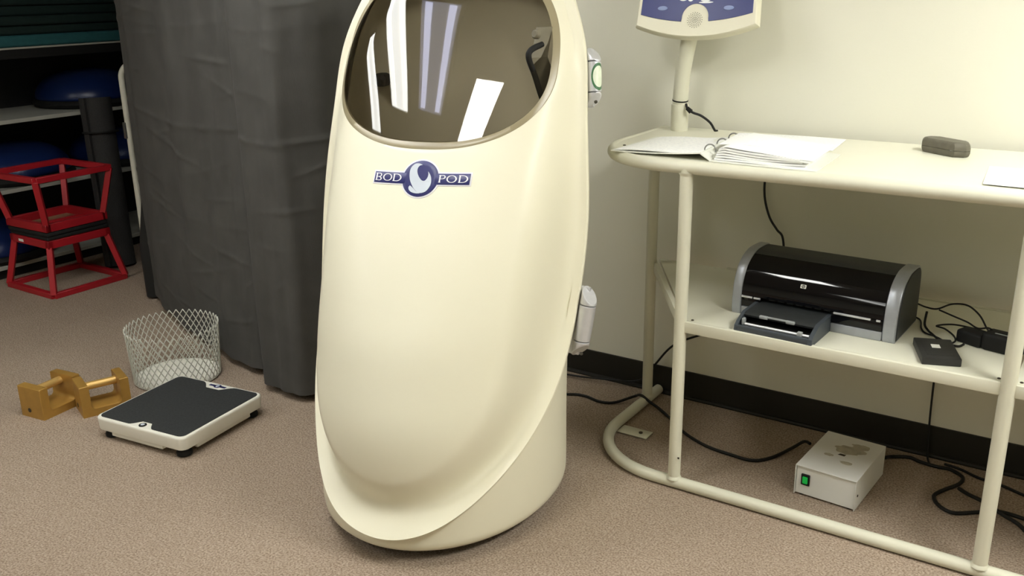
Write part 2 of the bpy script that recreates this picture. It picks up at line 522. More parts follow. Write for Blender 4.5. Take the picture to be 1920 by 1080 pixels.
# soften the hollow where the egg meets the flange
Y = np.array([[p[1] for p in r] for r in rows])
rr_ = np.array([[hypot(p[0] - WC[0], p[2] - WC[1]) for p in r] for r in rows])
for i in range(NT):
    ru = np.linspace(rr_[0, i], rr_[-1, i], 700); yu = np.interp(ru, rr_[:, i], Y[:, i])
    sg = .017 / max(.35, RN[i]) / (ru[1] - ru[0]); m_k = int(min(340, 3 * sg))
    ker = np.exp(-.5 * (np.arange(-m_k, m_k + 1) / sg) ** 2); ker /= ker.sum()
    pad = np.concatenate([2 * yu[0] - yu[m_k:0:-1], yu, 2 * yu[-1] - yu[-2:-m_k - 2:-1]])
    ys = np.convolve(pad, ker, 'valid')
    wt = np.clip(1.7 - (rr_[-1, i] - ru) * RN[i] / .10, 0, 1) * np.clip((ru - ru[0]) / .035, 0, 1)
    Y[:, i] = np.interp(rr_[:, i], ru, yu + wt * (ys - yu))
rows = [[(rows[j][i][0], float(Y[j, i]), rows[j][i][2]) for i in range(NT)] for j in range(NR)]
rows.insert(0, [(p[0], p[1] + .016, p[2]) for p in rows[0]])
last = rows[-1]
cx_, cz_ = 0, .85
def shrink(p, g, dy):
    d = Vector((p[0], p[2] - cz_)); d = d.normalized() if d.length > 0 else d
    return (p[0] + g * d.x, p[1] + dy, p[2] + g * d.y)
rows.append([shrink(p, .004, .004) for p in last])
rows.append([shrink(p, .004, .016) for p in last])
_in = rows[NR - 9]; _in2 = rows[NR - 18]
rows.append([(p[0], p[1] + .022, p[2]) for p in _in])
rows.append([(p[0], p[1] + .024, p[2]) for p in _in2])
mb.grid(lambda i, j: rows[j][i], NT, len(rows), closed_u=True)
door = mb.build('door', 'ivory', pod, 60)
# gasket band and smoked window
mb = MB(PT)
prof = [(.001, -.004), (.001, .0004), (-.001, .0012), (-.0175, .0012), (-.019, -.006), (-.006, -.012)]
mb.grid(lambda i, j: skin(i, RW[i] + prof[j][0], prof[j][1]), NT, len(prof), closed_u=True)
mb.build('window_gasket', 'gasket', pod, 60)
mb = MB(PT)
NW = 48
mb.grid(lambda i, j: skin(i, (RW[i] - .0175) * max(1e-4, (j / (NW - 1)) ** .8), .001), NT, NW, closed_u=True)
mb.build('window_pane', 'acrylic', pod, 180)

# body behind the door: egg-shaped shell with a vertical elliptical foot
BOD = [(.035, .362, 0.0, .40), (.05, .374, 0.0, .413), (.08, .378, 0.0, .416), (.3, .379, 0, .416), (.5, .384, 0, .412), (.6, .397, .014, .41), (.75, .409, -.040, .37), (.9, .411, -.080, .34), (1.07, .403, -.116, .32), (1.22, .387, -.156, .295), (1.37, .369, -.200, .26), (1.5, .324, -.247, .21), (1.58, .268, -.287, .165), (1.63, .19, -.32, .12), (1.648, .105, -.334, .07), (1.655, .02, -.338, .02)]
def hermite(tab, col, z):
    X = [q[0] for q in tab]; n = len(X)
    i = 0
    while i < n - 2 and z > X[i + 1]: i += 1
    def d(k):
        a, b = max(k - 1, 0), min(k + 1, n - 1)
        return (tab[b][col] - tab[a][col]) / (X[b] - X[a])
    h = X[i + 1] - X[i]; t = min(1, max(0, (z - X[i]) / h))
    return (2 * t ** 3 - 3 * t * t + 1) * tab[i][col] + (t ** 3 - 2 * t * t + t) * h * d(i) + (-2 * t ** 3 + 3 * t * t) * tab[i + 1][col] + (t ** 3 - t * t) * h * d(i + 1)
def body_ring(z, inset=0.0, n=96):
    a = hermite(BOD, 1, z) - inset; yc = hermite(BOD, 2, z); bb_ = hermite(BOD, 3, z) - inset
    bf = .474 - inset
    if z < .05: bf = .474 - (.05 - z) * .9
    if z < .097: th0 = 0.0
    else:
        q = (lip_fwd(z) - .012 - yc) / bf
        th0 = acos(max(-1, min(1, q)))
    if z >= .6: th0 = pi / 2
    elif z > .45: th0 = th0 + (pi / 2 - th0) * ((z - .45) / .15)
    out = []
    for k in range(n):
        t = th0 + (2 * pi - 2 * th0) * k / (n - 1)
        fx = sin(t) * a; fy = cos(t)
        out.append((fx, -(yc + fy * (bf if fy > 0 else bb_)), z))
    return out
zs = [.035, .04, .05, .065, .08, .0879, .0885] + [.09 + .005 * k for k in range(14)] + [.17 + .03 * k for k in range(46)] + [1.56, 1.58, 1.60, 1.615, 1.63, 1.64, 1.648, 1.655]
zs = sorted(set(round(z, 4) for z in zs if z <= 1.655))
R_ = [body_ring(z) for z in zs]
mb = MB(PT).grid(lambda i, j: R_[j][i], 96, len(zs))
mb.build('body_shell', 'ivory', pod, 50)
mb = MB(PT).add([(x, y, .037) for x, y, z in body_ring(.035)], [tuple(range(96))])
mb.add([(x * .87, y * .87, z) for z in (.012, .037) for x, y, _ in body_ring(.035)], [(i, (i + 1) % 96, 96 + (i + 1) % 96, 96 + i) for i in range(96)])
mb.build('foot_plinth', 'rubber', pod, 40)
for ax, ay in ((-.22, -.25), (.22, -.25), (-.22, .22), (.22, .22)):
    MB(PT).lathe([(.026, 0), (.03, .004), (.03, .016), (.018, .02), (.018, .036)], 16, (ax, ay, 0)).build('levelling_foot', 'rubber', pod, 40)
# inside lining and seat, seen through the window
zl = [.52 + .03 * k for k in range(36)] + [1.59, 1.61, 1.625]
def liner_ring(z):
    a = hermite(BOD, 1, min(z, 1.6)) - .022; yc = hermite(BOD, 2, z); bb_ = hermite(BOD, 3, z) - .03
    if z > 1.57:
        k = sqrt(max(0.0, 1 - ((z - 1.57) / .056) ** 2)); a *= max(k, .02); bb_ *= max(k, .02)
    return [(a * cos(pi * k / 47), -(yc - .004) + bb_ * sin(pi * k / 47), z) for k in range(48)]
L_ = [liner_ring(z) for z in zl]
mb = MB(PT).grid(lambda i, j: L_[j][i], 48, len(zl))
mb.build('chamber_lining', 'liner', pod, 60)
mb = MB(PT)
mb.box((0, .12, .50), (.66, .40, .05), bevel=.02)
mb.build('seat_bench', 'liner', pod, 40)
# fittings on the lining
mb = MB(PT); mb.lathe([(.013, 0), (.013, .012), (.009, .016)], 20, (.274, .124, 1.412), Matrix.Rotation(radians(80), 4, 'X') @ Matrix.Rotation(radians(-25), 4, 'Y'))
mb.build('release_button', 'gasket_dark', pod, 40)
mb = MB(PT)
sqp = [(.262, .075, 1.350), (.272, .100, 1.300), (.283, .125, 1.240), (.296, .150, 1.190)]
mb.tube(spline([(.285, .13, 1.385), (.266, .085, 1.372)] + sqp + [(.318, .17, 1.165)], 6), .0085, 10)
mb.build('grab_handle', 'rubber', pod, 60)
mb = MB(PT)
sqq = [(.266, .112, 1.432)] + sqp
for k in range(4):
    p, q_ = sqq[k], sqq[k + 1]
    mb.add([(p[0] + .004, p[1] + .012, p[2]), (p[0] + .034, p[1] + .050, p[2]), (q_[0] + .034, q_[1] + .050, q_[2]), (q_[0] + .004, q_[1] + .012, q_[2]),
            (p[0] + .008, p[1] + .022, p[2]), (p[0] + .038, p[1] + .060, p[2]), (q_[0] + .038, q_[1] + .060, q_[2]), (q_[0] + .008, q_[1] + .022, q_[2])],
           [(0, 1, 2, 3), (4, 5, 6, 7), (0, 1, 5, 4), (1, 2, 6, 5), (2, 3, 7, 6), (3, 0, 4, 7)])
mb.build('handle_plate', 'gasket_dark', pod, 30)
mb = MB(PT); mb.box((-.305, .285, 1.262), (.040, .05, .042), bevel=.01).tube([(-.292, .26, 1.25), (-.278, .235, 1.272)], .009, 10)
mb.build('door_latch', 'rubber', pod, 40)

# badge on the front, following the curve of the door
BZ = 1.030
def badge_pt(u, v, off):
    """u to the side, v up along the skin"""
    z = BZ; n = 12
    for k in range(n):
        e = .004
        sl = (front(u, z + e) - front(u, z - e)) / (2 * e)
        z += v / n / sqrt(1 + sl * sl)
    e = .004
    gx = (front(u + e, z) - front(u - e, z)) / (2 * e); gz = (front(u, z + e) - front(u, z - e)) / (2 * e)
    nn = Vector((-gx, -1, -gz)).normalized()
    nn = Vector((-gx, 1, -gz)).normalized()        # normal in (x, forward, z)
    f = front(u, z)
    return (u + nn.x * off, -(f + nn.y * off), z + nn.z * off)
def arm_axis(u):                                     # slight droop of the bar
    return .003 * u / .14
def badge_arm(mb, u0, u1, hv, off):
    n = 24
    us = [u0 + (u1 - u0) * k / (n - 1) for k in range(n)]
    prof = [(-hv, -.001), (-hv, off * .8), (-hv + .0012, off), (hv - .0012, off), (hv, off * .8), (hv, -.001)]
    mb.grid(lambda i, j: badge_pt(us[i], arm_axis(us[i]) + prof[j][0], prof[j][1]), n, len(prof))
    for e in (0, n - 1):
        mb.add([badge_pt(us[e], arm_axis(us[e]) + p[0], p[1]) for p in prof], [tuple(range(len(prof)))])
def badge_disc(mb, r, off):
    rr = [0.0005, r * .35, r * .7, r - .0015, r, r]
    oo = [off, off, off, off, off * .75, -.001]
    mb.grid(lambda i, j: badge_pt(rr[j] * cos(2 * pi * i / 64), rr[j] * sin(2 * pi * i / 64), oo[j]), 64, 6, closed_u=True)
RB = .0545
mb = MB(PT); badge_disc(mb, RB + .0045, .0015); badge_arm(mb, -.1505, -.045, .0205, .0015); badge_arm(mb, .045, .1505, .0205, .0015)
badge = mb.build('badge', 'badge_white', pod, 50)
badge['label'] = 'navy blue badge reading BOD POD around a silver swirl'
mb = MB(PT); badge_disc(mb, RB, .003); badge_arm(mb, -.146, -.045, .0165, .003); badge_arm(mb, .045, .146, .0165, .003)
mb.build('badge_field', 'navy', badge, 50)
def flat_on_badge(mb, poly, off=.0042):
    pts = [badge_pt(u, v, off) for u, v in poly]
    tri = tessellate_polygon([[Vector((u, v, 0)) for u, v in poly]])
    mb.add(pts, [tuple(t) for t in tri])
def smooth_poly(p, n=4): return [(q.x, q.y) for q in spline([(a, b, 0) for a, b in p], n)]
def zc(x, y): return ((x - 930) / 290 * RB, -(y - 515) / 290 * RB)
outer = [(935, 297), (872, 275), (805, 288), (755, 350), (745, 430), (762, 520), (800, 600), (862, 682), (930, 735), (985, 747), (1060, 715), (1108, 640), (1120, 570), (1105, 490), (1075, 435), (1038, 395)]
inner = [(1040, 395), (1054, 450), (1043, 510), (1008, 550), (958, 540), (902, 480), (868, 410), (867, 350), (892, 312), (935, 297)]
mb = MB(PT)
flat_on_badge(mb, smooth_poly([zc(*p) for p in outer]) + smooth_poly([zc(*p) for p in inner])[1:-1])
leaf = [(790, 635), (772, 662), (785, 705), (832, 740), (900, 755), (970, 752)]
leaf2 = [(968, 750), (905, 722), (842, 670), (792, 635)]
flat_on_badge(mb, smooth_poly([zc(*p) for p in leaf]) + smooth_poly([zc(*p) for p in leaf2])[1:-1])
mb.build('badge_swirl', 'silver_print', badge)
# flared serif capitals
def ring_poly(mb, cx, cy, a, b, thick_side, thick_top, t0=0, t1=2 * pi, n=40):
    """an oval stroke, thick at the sides and thin at top and bottom"""
    for k in range(n):
        q = []
        for t in (t0 + (t1 - t0) * k / n, t0 + (t1 - t0) * (k + 1) / n):
            q.append(((cx + a * cos(t), cy + b * sin(t)), (cx + (a - thick_side) * cos(t), cy + (b - thick_top) * sin(t))))
        flat_on_badge(mb, [q[0][0], q[1][0], q[1][1], q[0][1]])
def rect(mb, x0, y0, x1, y1):
    n = 4
    for k in range(n):
        flat_on_badge(mb, [(x0, y0 + (y1 - y0) * k / n), (x1, y0 + (y1 - y0) * k / n), (x1, y0 + (y1 - y0) * (k + 1) / n), (x0, y0 + (y1 - y0) * (k + 1) / n)])
def letter(ch, x, w, name):
    h = .0112; y = arm_axis(x + w / 2); st = .0042; th = .0019
    m_ = MB(PT)
    if ch == 'O':
        ring_poly(m_, x + w / 2, y, w / 2, h, st, th)
    else:
        rect(m_, x, y - h, x + st, y + h)
        rect(m_, x - .0012, y + h - th, x + st + .001, y + h); rect(m_, x - .0012, y - h, x + st + .001, y - h + th)
        if ch == 'D':
            a = w * .62
            rect(m_, x + st, y + h - th, x + w - a, y + h); rect(m_, x + st, y - h, x + w - a, y - h + th)
            ring_poly(m_, x + w - a, y, a, h, st, th, -pi / 2, pi / 2, 24)
        else:
            a = w * .45
            rect(m_, x + st, y + h - th, x + w - a, y + h)
            rect(m_, x + st, y - .0008, x + w - a, y + .0008)
            ring_poly(m_, x + w - a, y + h / 2, a, h / 2 + .0004, st * .85, th, -pi / 2, pi / 2, 20)
            if ch == 'B':
                rect(m_, x + st, y - h, x + w - a, y - h + th)
                ring_poly(m_, x + w - a, y - h / 2, a * 1.1, h / 2 + .0004, st * .9, th, -pi / 2, pi / 2, 20)
    m_.build(name, 'badge_white', badge)
for ch, x, w in (('B', -.1405, .0185), ('O', -.1175, .0300), ('D', -.0835, .0260), ('P', .0575, .0185), ('O', .0790, .0300), ('D', .1150, .0260)):
    letter(ch, x, w, 'letter_' + ch.lower())

# hinges on the side: leaf plate, barrel of three knuckles with slanted ends
def hinge(zlo, zhi, x0, y0, x1, y1, r, plate_w, sticker):
    a = Vector((x0, y0, zlo)); b = Vector((x1, y1, zhi)); L = (b - a).length
    T = PT @ Matrix.Translation(a) @ Vector((0, 0, 1)).rotation_difference((b - a).normalized()).to_matrix().to_4x4()
    hp = MB(T).box((-.020, .010, L * .5), (plate_w * .7, .018, L * .96), bevel=.004).build('hinge', 'alu', pod, 40)
    cuts = [.0, .25, .755, 1.0]
    for k in range(3):
        m_ = MB(T); n = 28
        z0, z1 = L * cuts[k] + .0012, L * cuts[k + 1] - .0012
        def ring(z, slant, rr):
            out = []
            for i in range(n):
                t = 2 * pi * i / n
                out.append((rr * cos(t), rr * sin(t) - .006, z + slant * (cos(t) * .8 - sin(t) * .6 + 1) * rr))
            return out
        s0 = 1.0 if k == 0 else 0
        s1 = -1.0 if k == 2 else 0
        rings = [ring(z0, s0, r - .002), ring(z0 + .0015, s0, r), ring(z1 - .0015, s1, r), ring(z1, s1, r - .002)]
        m_.grid(lambda i, j: rings[j][i], n, 4, closed_u=True)
        m_.add(rings[0], [tuple(range(n))[::-1]]); m_.add(rings[3], [tuple(range(n))])
        m_.build('hinge_knuckle', 'alu', hp, 40)
    MB(T).lathe([(.005, 0), (.005, .004)], 14, (r * .35, -r * .5 - .006, L * .08), Matrix.Rotation(radians(50), 4, 'X')).build('hinge_screw', 'hole', hp, 40)
    if sticker:
        for nm, sc, off, mm in (('sticker_border', 1.0, .0006, 'sticker_green'), ('sticker_face', .78, .0011, 'sticker_white')):
            m_ = MB(T); pts = []
            for jr in range(6):
                rad = jr / 5
                for i in range(48):
                    t = 2 * pi * i / 48
                    aa = -.62 + rad * sc * 1.1 * cos(t); zz = L * .5 + rad * sc * L * .225 * sin(t)
                    pts.append(((r + off) * cos(aa), (r + off) * sin(aa) - .006, zz))
            m_.grid(lambda i, j: pts[j * 48 + i], 48, 6, closed_u=True)
            m_.build(nm, mm, hp, 60)
hinge(.484, .70, .432, .010, .462, .035, .0245, .05, False)
hinge(1.20, 1.372, .425, .20, .412, .235, .021, .045, True)

# ================================================================== CURTAIN
import mathutils
CP = [(-4.10, 3.02), (-4.17, 2.90), (-4.155, 2.825), (-4.05, 2.765), (-3.88, 2.675), (-3.68, 2.600), (-3.50, 2.548), (-3.35, 2.500), (-3.20, 2.470), (-3.08, 2.430), (-2.97, 2.405), (-2.90, 2.408), (-2.850, 2.432), (-2.815, 2.37), (-2.755, 2.320), (-2.68, 2.315), (-2.61, 2.300), (-2.545, 2.315), (-2.50, 2.40), (-2.46, 2.50), (-2.43, 2.62), (-2.395, 2.76), (-2.37, 2.92), (-2.345, 3.08)]
cpts = spline([(x, y, 0) for x, y in CP], 14)
NCU, NCV = len(cpts), 400
creases = []
for k in range(52):
    creases.append((random.uniform(20, NCU - 60), random.uniform(.15, 2.1), random.uniform(5, 26), random.uniform(-.5, .5), random.uniform(.001, .0042)))
def curtain_pt(i, j):
    p = cpts[i]; a = cpts[max(0, i - 1)]; b = cpts[min(NCU - 1, i + 1)]
    t = (b - a).normalized(); n = Vector((t.y, -t.x, 0))
    zb = .035
    if i < 16: zb = .05
    z = zb + (2.52 - zb) * j / (NCV - 1)
    d = 0.0
    # soft hanging folds that drift with height
    d += .015 * sin(i * .075 + .5 * sin(z * 1.3)) * (.35 + .6 * z / 2.5)
    d += .003 * sin(i * .27 + z * .9)
    d += .010 * mathutils.noise.noise(Vector((i * .045, z * 1.1, 3.1)))
    d += .004 * mathutils.noise.noise(Vector((i * .15, z * 3.5, 7.7)))
    # packing creases across the cloth
    for (zc_, am) in ((1.02, .005), (.62, .002), (1.42, .0024), (.30, .0014)):
        e = (z - zc_ - .012 * sin(i * .05)) / .012
        if abs(e) < 4: d += am * math.exp(-e * e) * (.6 + .6 * mathutils.noise.noise(Vector((i * .12, zc_ * 9, 0))))
    for ci, cz, cl, sl, am in creases:
        u = (i - ci) / cl
        if abs(u) < 2.2:
            e = (z - cz - sl * .02 * (i - ci) * .25) / .011
            if abs(e) < 4: d += am * math.exp(-u * u - e * e)
    q = p + n * d
    return (q.x, q.y, z)
cur = thing('curtain', (-3.2, 2.5, 0), 'tall charcoal grey curtain hanging left of the body chamber', 'curtain')
MB().grid(curtain_pt, NCU, NCV).build('curtain_cloth', 'cloth', cur, 180)
# bottom hem, a doubled band
MB().grid(lambda i, j: (lambda p: (p[0] + .0025, p[1] - .004, (.034, .036, .10, .1015)[j]))(curtain_pt(i + 22, (0, 0, 10, 10)[j])), NCU - 22, 4).build('hem', 'cloth', cur, 60)
# dark lining turned back at the left edge
def lining(i, j):
    z = .012 + 2.49 * j / 40
    p = [(-4.150, 2.835), (-4.195, 2.800), (-4.222, 2.808), (-4.200, 2.90)][i]
    w = .012 * sin(z * 5 + i)
    k = min(1, max(.12, (.62 - z) * 2.6 + .12))
    x0, y0 = -4.150, 2.840
    return (x0 + (p[0] - x0) * k + w * .3, y0 + (p[1] - y0) * k, z)
MB().grid(lining, 4, 41).build('lining_edge', 'cloth_dark', cur, 180)
tr = MB().tube([(x, y, 2.535) for x, y in [(q.x, q.y) for q in cpts[24::6]]], .012, 8)
for k in range(24, NCU, 40): tr.tube([(cpts[k].x, cpts[k].y, 2.535), (cpts[k].x, cpts[k].y, CEIL)], .005, 6)
tr.build('curtain_track', 'lamp_body', cur, 40)

# ================================================================== TABLE ALONG THE WALL
RT = .0195
X0, X1, YF, YB = -1.415, 1.075, 2.495, 3.085
RC = .28
def rail_path(z, yb):
    p = [(X0, yb, z), (X0, YF + RC, z)]
    for k in range(1, 13):
        t = pi + (pi / 2) * k / 12
        p.append((X0 + RC + RC * cos(t), YF + RC + RC * sin(t), z))
    p.append((X1 - RC, YF, z))
    for k in range(1, 13):
        t = 1.5 * pi + (pi / 2) * k / 12
        p.append((X1 - RC + RC * cos(t), YF + RC + RC * sin(t), z))
    p.append((X1, yb, z))
    return p
table = thing('bench_table', (-.17, 2.8, 0), 'long cream steel tube bench with a middle shelf against the wall', 'table')
ZT = 1.040
MB().tube(rail_path(RT, 3.125), RT, 18).build('floor_rail', 'cream_tube', table, 60)
MB().tube(rail_path(ZT, 3.11) , RT, 18).build('top_rail', 'cream_tube', table, 60)
top_poly = [(p[0], p[1]) for p in rail_path(0, YB + .025)]
MB().prism(top_poly, ZT - .012, ZT + .0165).build('tabletop', 'cream_panel', table)
for x, y in ((-1.065, YF), (-.17, YF), (.725, YF), (X0 + .002, 3.017), (X1 - .002, 3.017)):
    m_ = MB().tube([(x, y, RT), (x, y, ZT)], RT, 18)
    for zz, sg in ((RT, 1), (ZT, -1)):                     # weld collar
        m_.tube([(x, y, zz + sg * k * .004) for k in (3.4, 4.2, 5.2, 6.0)], .02, 18, radii=[.0245, .0235, .0210, .0196], caps=False)
    m_.build('leg', 'cream_tube', table, 60)
# middle shelf: two boards in a folded rim
ZS = .566
for xa, xb, left, right in ((-1.065, -.17, True, False), (-.17, .725, False, True)):
    xl = X0 if left else xa; xr = X1 if right else xb
    poly = [(xa + .012, YF + .0145), (xb - .012, YF + .0145), (xr - (.012 if not right else 0), 3.09), (xl + (.012 if not left else 0), 3.09)]
    MB().prism(poly, ZS - .012, ZS).build('shelf_board', 'cream_panel', table)
    m_ = MB().box(((xa + xb) / 2, YF, ZS - .0125), (xb - xa - .02, .018, .036), bevel=.003)
    m_.build('shelf_rim', 'cream_tube', table, 40)
    for e, ex, sgn in ((left, (xa, xl), 1), (right, (xb, xr), -1)):
        if e:
            a = Vector((ex[0], YF + .01, 0)); b = Vector((ex[1], 3.05, 0)); d = b - a
            ang = atan2(d.y, d.x)
            MB().box(((a.x + b.x) / 2, (a.y + b.y) / 2, ZS - .0125), (d.length, .018, .036), rz=ang, bevel=.003).build('shelf_rim', 'cream_tube', table, 40)
    for bx in (xa + .026, xb - .026):
        MB().lathe([(.0045, 0), (.0045, .0015), (.003, .0025)], 12, (bx, YF + .03, ZS)).build('shelf_screw', 'chip', table, 40)
MB().box((0, 3.09, ZS - .0125), (2.3, .014, .036), bevel=.003).build('shelf_rim', 'cream_tube', table, 40)
m_ = MB().box((-1.338, 2.765, .006), (.115, .058, .004), bevel=.001)
m_.build('floor_bracket', 'cream_tube', table, 40)
MB().lathe([(.007, 0), (.007, .0035), (.004, .0045)], 16, (-1.315, 2.765, .008)).build('bracket_bolt', 'chip', table, 40)
MB().lathe([(.005, 0), (.005, .002), (.003, .003)], 12, (-1.352, 2.66, ZT + .0165)).build('rail_screw', 'chip', table, 40)
for cx, cz in ((-1.0578, .115), ):
    MB().box((cx + .012, YF - .0165, cz), (.006, .003, .006), bevel=.001).build('paint_chip', 'chip', table)

# ================================================================== CONSOLE ON ITS POST
con = thing('console', (-1.332, 3.036, ZT + .0165), 'cream console with blue face on a post at the back of the bench', 'control panel')
MB().tube([(-1.332, 3.036, ZT + .0165), (-1.332, 3.036, 1.146), (-1.332, 3.036, 1.1465)], .030, 24, radii=[.030, .030, .028]).build('post_sleeve', 'cream_tube', con, 50)
pp = spline([(-1.332, 3.036, 1.146), (-1.331, 3.035, 1.17), (-1.322, 3.028, 1.26), (-1.296, 3.006, 1.36), (-1.286, 2.998, 1.395)], 8)
MB().tube(pp, .0265, 24).build('post', 'cream_tube', con, 50)
MB().tube([(-1.332, 3.036, 1.158), (-1.3315, 3.0355, 1.1625)], .0276, 24).build('post_seal', 'rubber', con, 50)
TC = Matrix.Translation((-1.257, 2.948, 1.373)) @ Matrix.Rotation(radians(7), 4, 'Z') @ Matrix.Rotation(radians(-1.0), 4, 'Y') @ Matrix.Rotation(radians(-17), 4, 'X')
# local: x right, z up along the face, -y out of the face
def con_bottom(u, zc0, sag): return zc0 + sag * (u / .205) ** 2
def con_outline(hw, zb, sag, top, taper, r=.012):
    n = 30; pts = []
    for k in range(n + 1):
        u = -hw + 2 * hw * k / n
        pts.append((u, zb + sag * (u / hw) ** 2))
    pts += [(hw * taper, top - .02), (hw * taper - .02, top), (-hw * taper + .02, top), (-hw * taper, top - .02)]
    return pts
def loft(mb, loops, cap=True):
    n = len(loops[0])
    mb.grid(lambda i, j: loops[j][i], n, len(loops), closed_u=True)
    for lp, fl in ((loops[0], False), (loops[-1], True)):
        tri = tessellate_polygon([[Vector((p[0], p[2], 0)) for p in lp]])
        mb.add(lp, [tuple(t) for t in tri])
    return mb
def scl(p, k, cx=0, cz=.14): return (cx + (p[0] - cx) * k, cz + (p[1] - cz) * k)
base_o = con_outline(.206, 0.0, .040, .30, .95)
loops = []
for y, k in ((-.004, .955), (-.0005, .972), (.004, .985), (.010, .995), (.018, 1.0), (.030, 1.0), (.038, .985), (.044, .95), (.046, .90)):
    loops.append([(scl(p, k)[0], y, scl(p, k)[1]) for p in base_o])
loft(MB(TC), loops).build('console_housing', 'console', con, 12)
face = []
n = 26; ra = .0445; gz = .066
def fb(u): return .052 + .026 * (u / .186) ** 2
ul = -.186
us = [ul + (-ra * 1.02 - ul) * k / n for k in range(n + 1)]
face += [(u, fb(u)) for u in us]
a0 = math.asin(max(-1, min(1, (fb(ra) + .010 - gz) / ra)))
for k in range(0, 25):
    t = (pi - a0) + (2 * a0 - pi) * k / 24
    face.append((ra * cos(t), gz + ra * sin(t)))
face += [(-u, fb(u)) for u in us[::-1]]
face += [(.180, .285), (-.180, .285)]
m_ = MB(TC); lo = [[(p[0], -.003, p[1]) for p in face], [(p[0], -.0052, p[1]) for p in face], [(scl(p, .995, 0, .18)[0], -.0058, scl(p, .995, 0, .18)[1]) for p in face]]
face_o = loft(m_, lo).build('blue_face', 'console_blue', con, 12)
for u, v in ((-.112, fb(.112) + .036), (.108, fb(.108) + .034)):
    m_ = MB(TC); m_.lathe([(.001, 0), (.016, 0), (.017, .0008), (.016, .0016), (.001, .0017)], 32, (u, -.0058, v), Matrix.Rotation(radians(90), 4, 'X') @ Matrix.Scale(.42, 4, (0, 1, 0)))
    m_.build('key', 'pale_blue', face_o, 40)
for u, v, w, h in ((.030, .128, .020, .012), (-.020, .128, .010, .010), (-.045, .130, .016, .010), (.032, .114, .024, .003)):
    m_ = MB(TC); m_.lathe([(.001, 0), (w * .95, 0), (w, .0006), (.001, .0009)], 28, (u, -.0058, v), Matrix.Rotation(radians(90), 4, 'X') @ Matrix.Scale(h / w, 4, (0, 1, 0)))
    m_.build('face_print', 'badge_white', face_o, 40)
m_ = MB(TC)
for rad, cnt in ((0, 1), (.0045, 6), (.009, 12), (.0145, 16), (.0195, 20), (.0245, 20)):
    for k in range(cnt):
        t = 2 * pi * k / cnt + rad * 40
        m_.lathe([(.00125, 0), (.00125, .0006)], 8, (rad * cos(t), -.0042, gz - .008 + rad * sin(t)), Matrix.Rotation(radians(90), 4, 'X'))
g_ = m_.build('speaker_grille', 'hole', con); g_['kind'] = 'stuff'
MB().tube(spline([(-1.304, 3.022, 1.150), (-1.294, 3.014, 1.135), (-1.274, 3.015, 1.123), (-1.25, 3.03, 1.112), (-1.225, 3.05, 1.088), (-1.212, 3.065, 1.060), (-1.208, 3.075, 1.058)], 8), .0042, 10).build('cord', 'cable', con, 60)
MB().tube([(-1.296, 3.013, 1.138), (-1.281, 3.013, 1.126)], .009, 12, radii=[.007, .0085]).build('cable_clamp', 'rubber', con, 50)

# ================================================================== ON THE BENCH TOP
ZP = ZT + .0165
bd = thing('ring_binder', (-1.0, 2.66, ZP), 'open white ring binder with pages spread on the bench top', 'binder')
# quads from plan corners, with a bent height profile
def sheet(name, m, parent, quad, zf, th=.0015, nu=14, nv=8, uvk=None):
    a, b, c_, d = [Vector((*q, 0)) for q in quad]     # a-b front edge, d-c back edge
    def pt(i, j, dz):
        u = i / (nu - 1); v = j / (nv - 1)
        p = a * (1 - u) * (1 - v) + b * u * (1 - v) + c_ * u * v + d * (1 - u) * v
        return (p.x, p.y, zf(u, v) + dz)
    m_ = MB()
    m_.grid(lambda i, j: pt(i, j, th), nu, nv)
    m_.grid(lambda i, j: pt(i, j, 0), nu, nv)
    edge = [(i, 0) for i in range(nu)] + [(nu - 1, j) for j in range(1, nv)] + [(i, nv - 1) for i in range(nu - 2, -1, -1)] + [(0, j) for j in range(nv - 2, 0, -1)]
    m_.grid(lambda i, j: pt(edge[i][0], edge[i][1], (0, th)[j]), len(edge), 2, closed_u=True)
    o = Vector(a); ex = (b - a).normalized(); ey = (d - a); ey = (ey - ex * ey.dot(ex)).normalized()
    lx, ly = (b - a).length, (d - a).length
    return m_.build(name, m, parent, 35, uv=lambda p: ((Vector((p.x, p.y, 0)) - o).dot(ex) / lx, (Vector((p.x, p.y, 0)) - o).dot(ey) / ly))
cov_l = [(-1.335, 2.535), (-1.035, 2.520), (-1.065, 2.845), (-1.325, 2.835)]
cov_r = [(-1.010, 2.520), (-.700, 2.505), (-.715, 2.800), (-1.035, 2.845)]
sheet('front_cover', 'binder', bd, cov_l, lambda u, v: ZP + .003 + .018 * u * u, .003)
sheet('back_cover', 'binder', bd, cov_r, lambda u, v: ZP + .001, .003)
sheet('spine', 'binder', bd, [(-1.040, 2.520), (-1.008, 2.520), (-1.033, 2.845), (-1.068, 2.845)], lambda u, v: ZP + .021 - .019 * u, .003)
sheet('page', 'page', bd, [(-1.325, 2.540), (-1.045, 2.528), (-1.070, 2.832), (-1.305, 2.825)], lambda u, v: ZP + .0065 + .019 * u * u + .004 * sin(u * 5), .002)
for k in range(6):
    o_ = .004 * k * (1 if k % 2 else -1)
    q = [(-1.000 + .002 * k, 2.534 + .002 * k), (-.735 + o_, 2.515 + .003 * (k % 3)), (-.752 + o_, 2.785 + .003 * (k % 2)), (-1.022 + .002 * k, 2.832)]
    sheet('page', 'paper' if k % 2 else 'page', bd, q, (lambda kk: lambda u, v: ZP + .005 + .0048 * kk + .016 * (1 - u) ** 2 * (kk / 5) * sin(min(1, u * 7 + .25) * pi / 2) + .0025 * sin(u * 6 + kk) * u)(k), (.0047 if k < 5 else .0015))
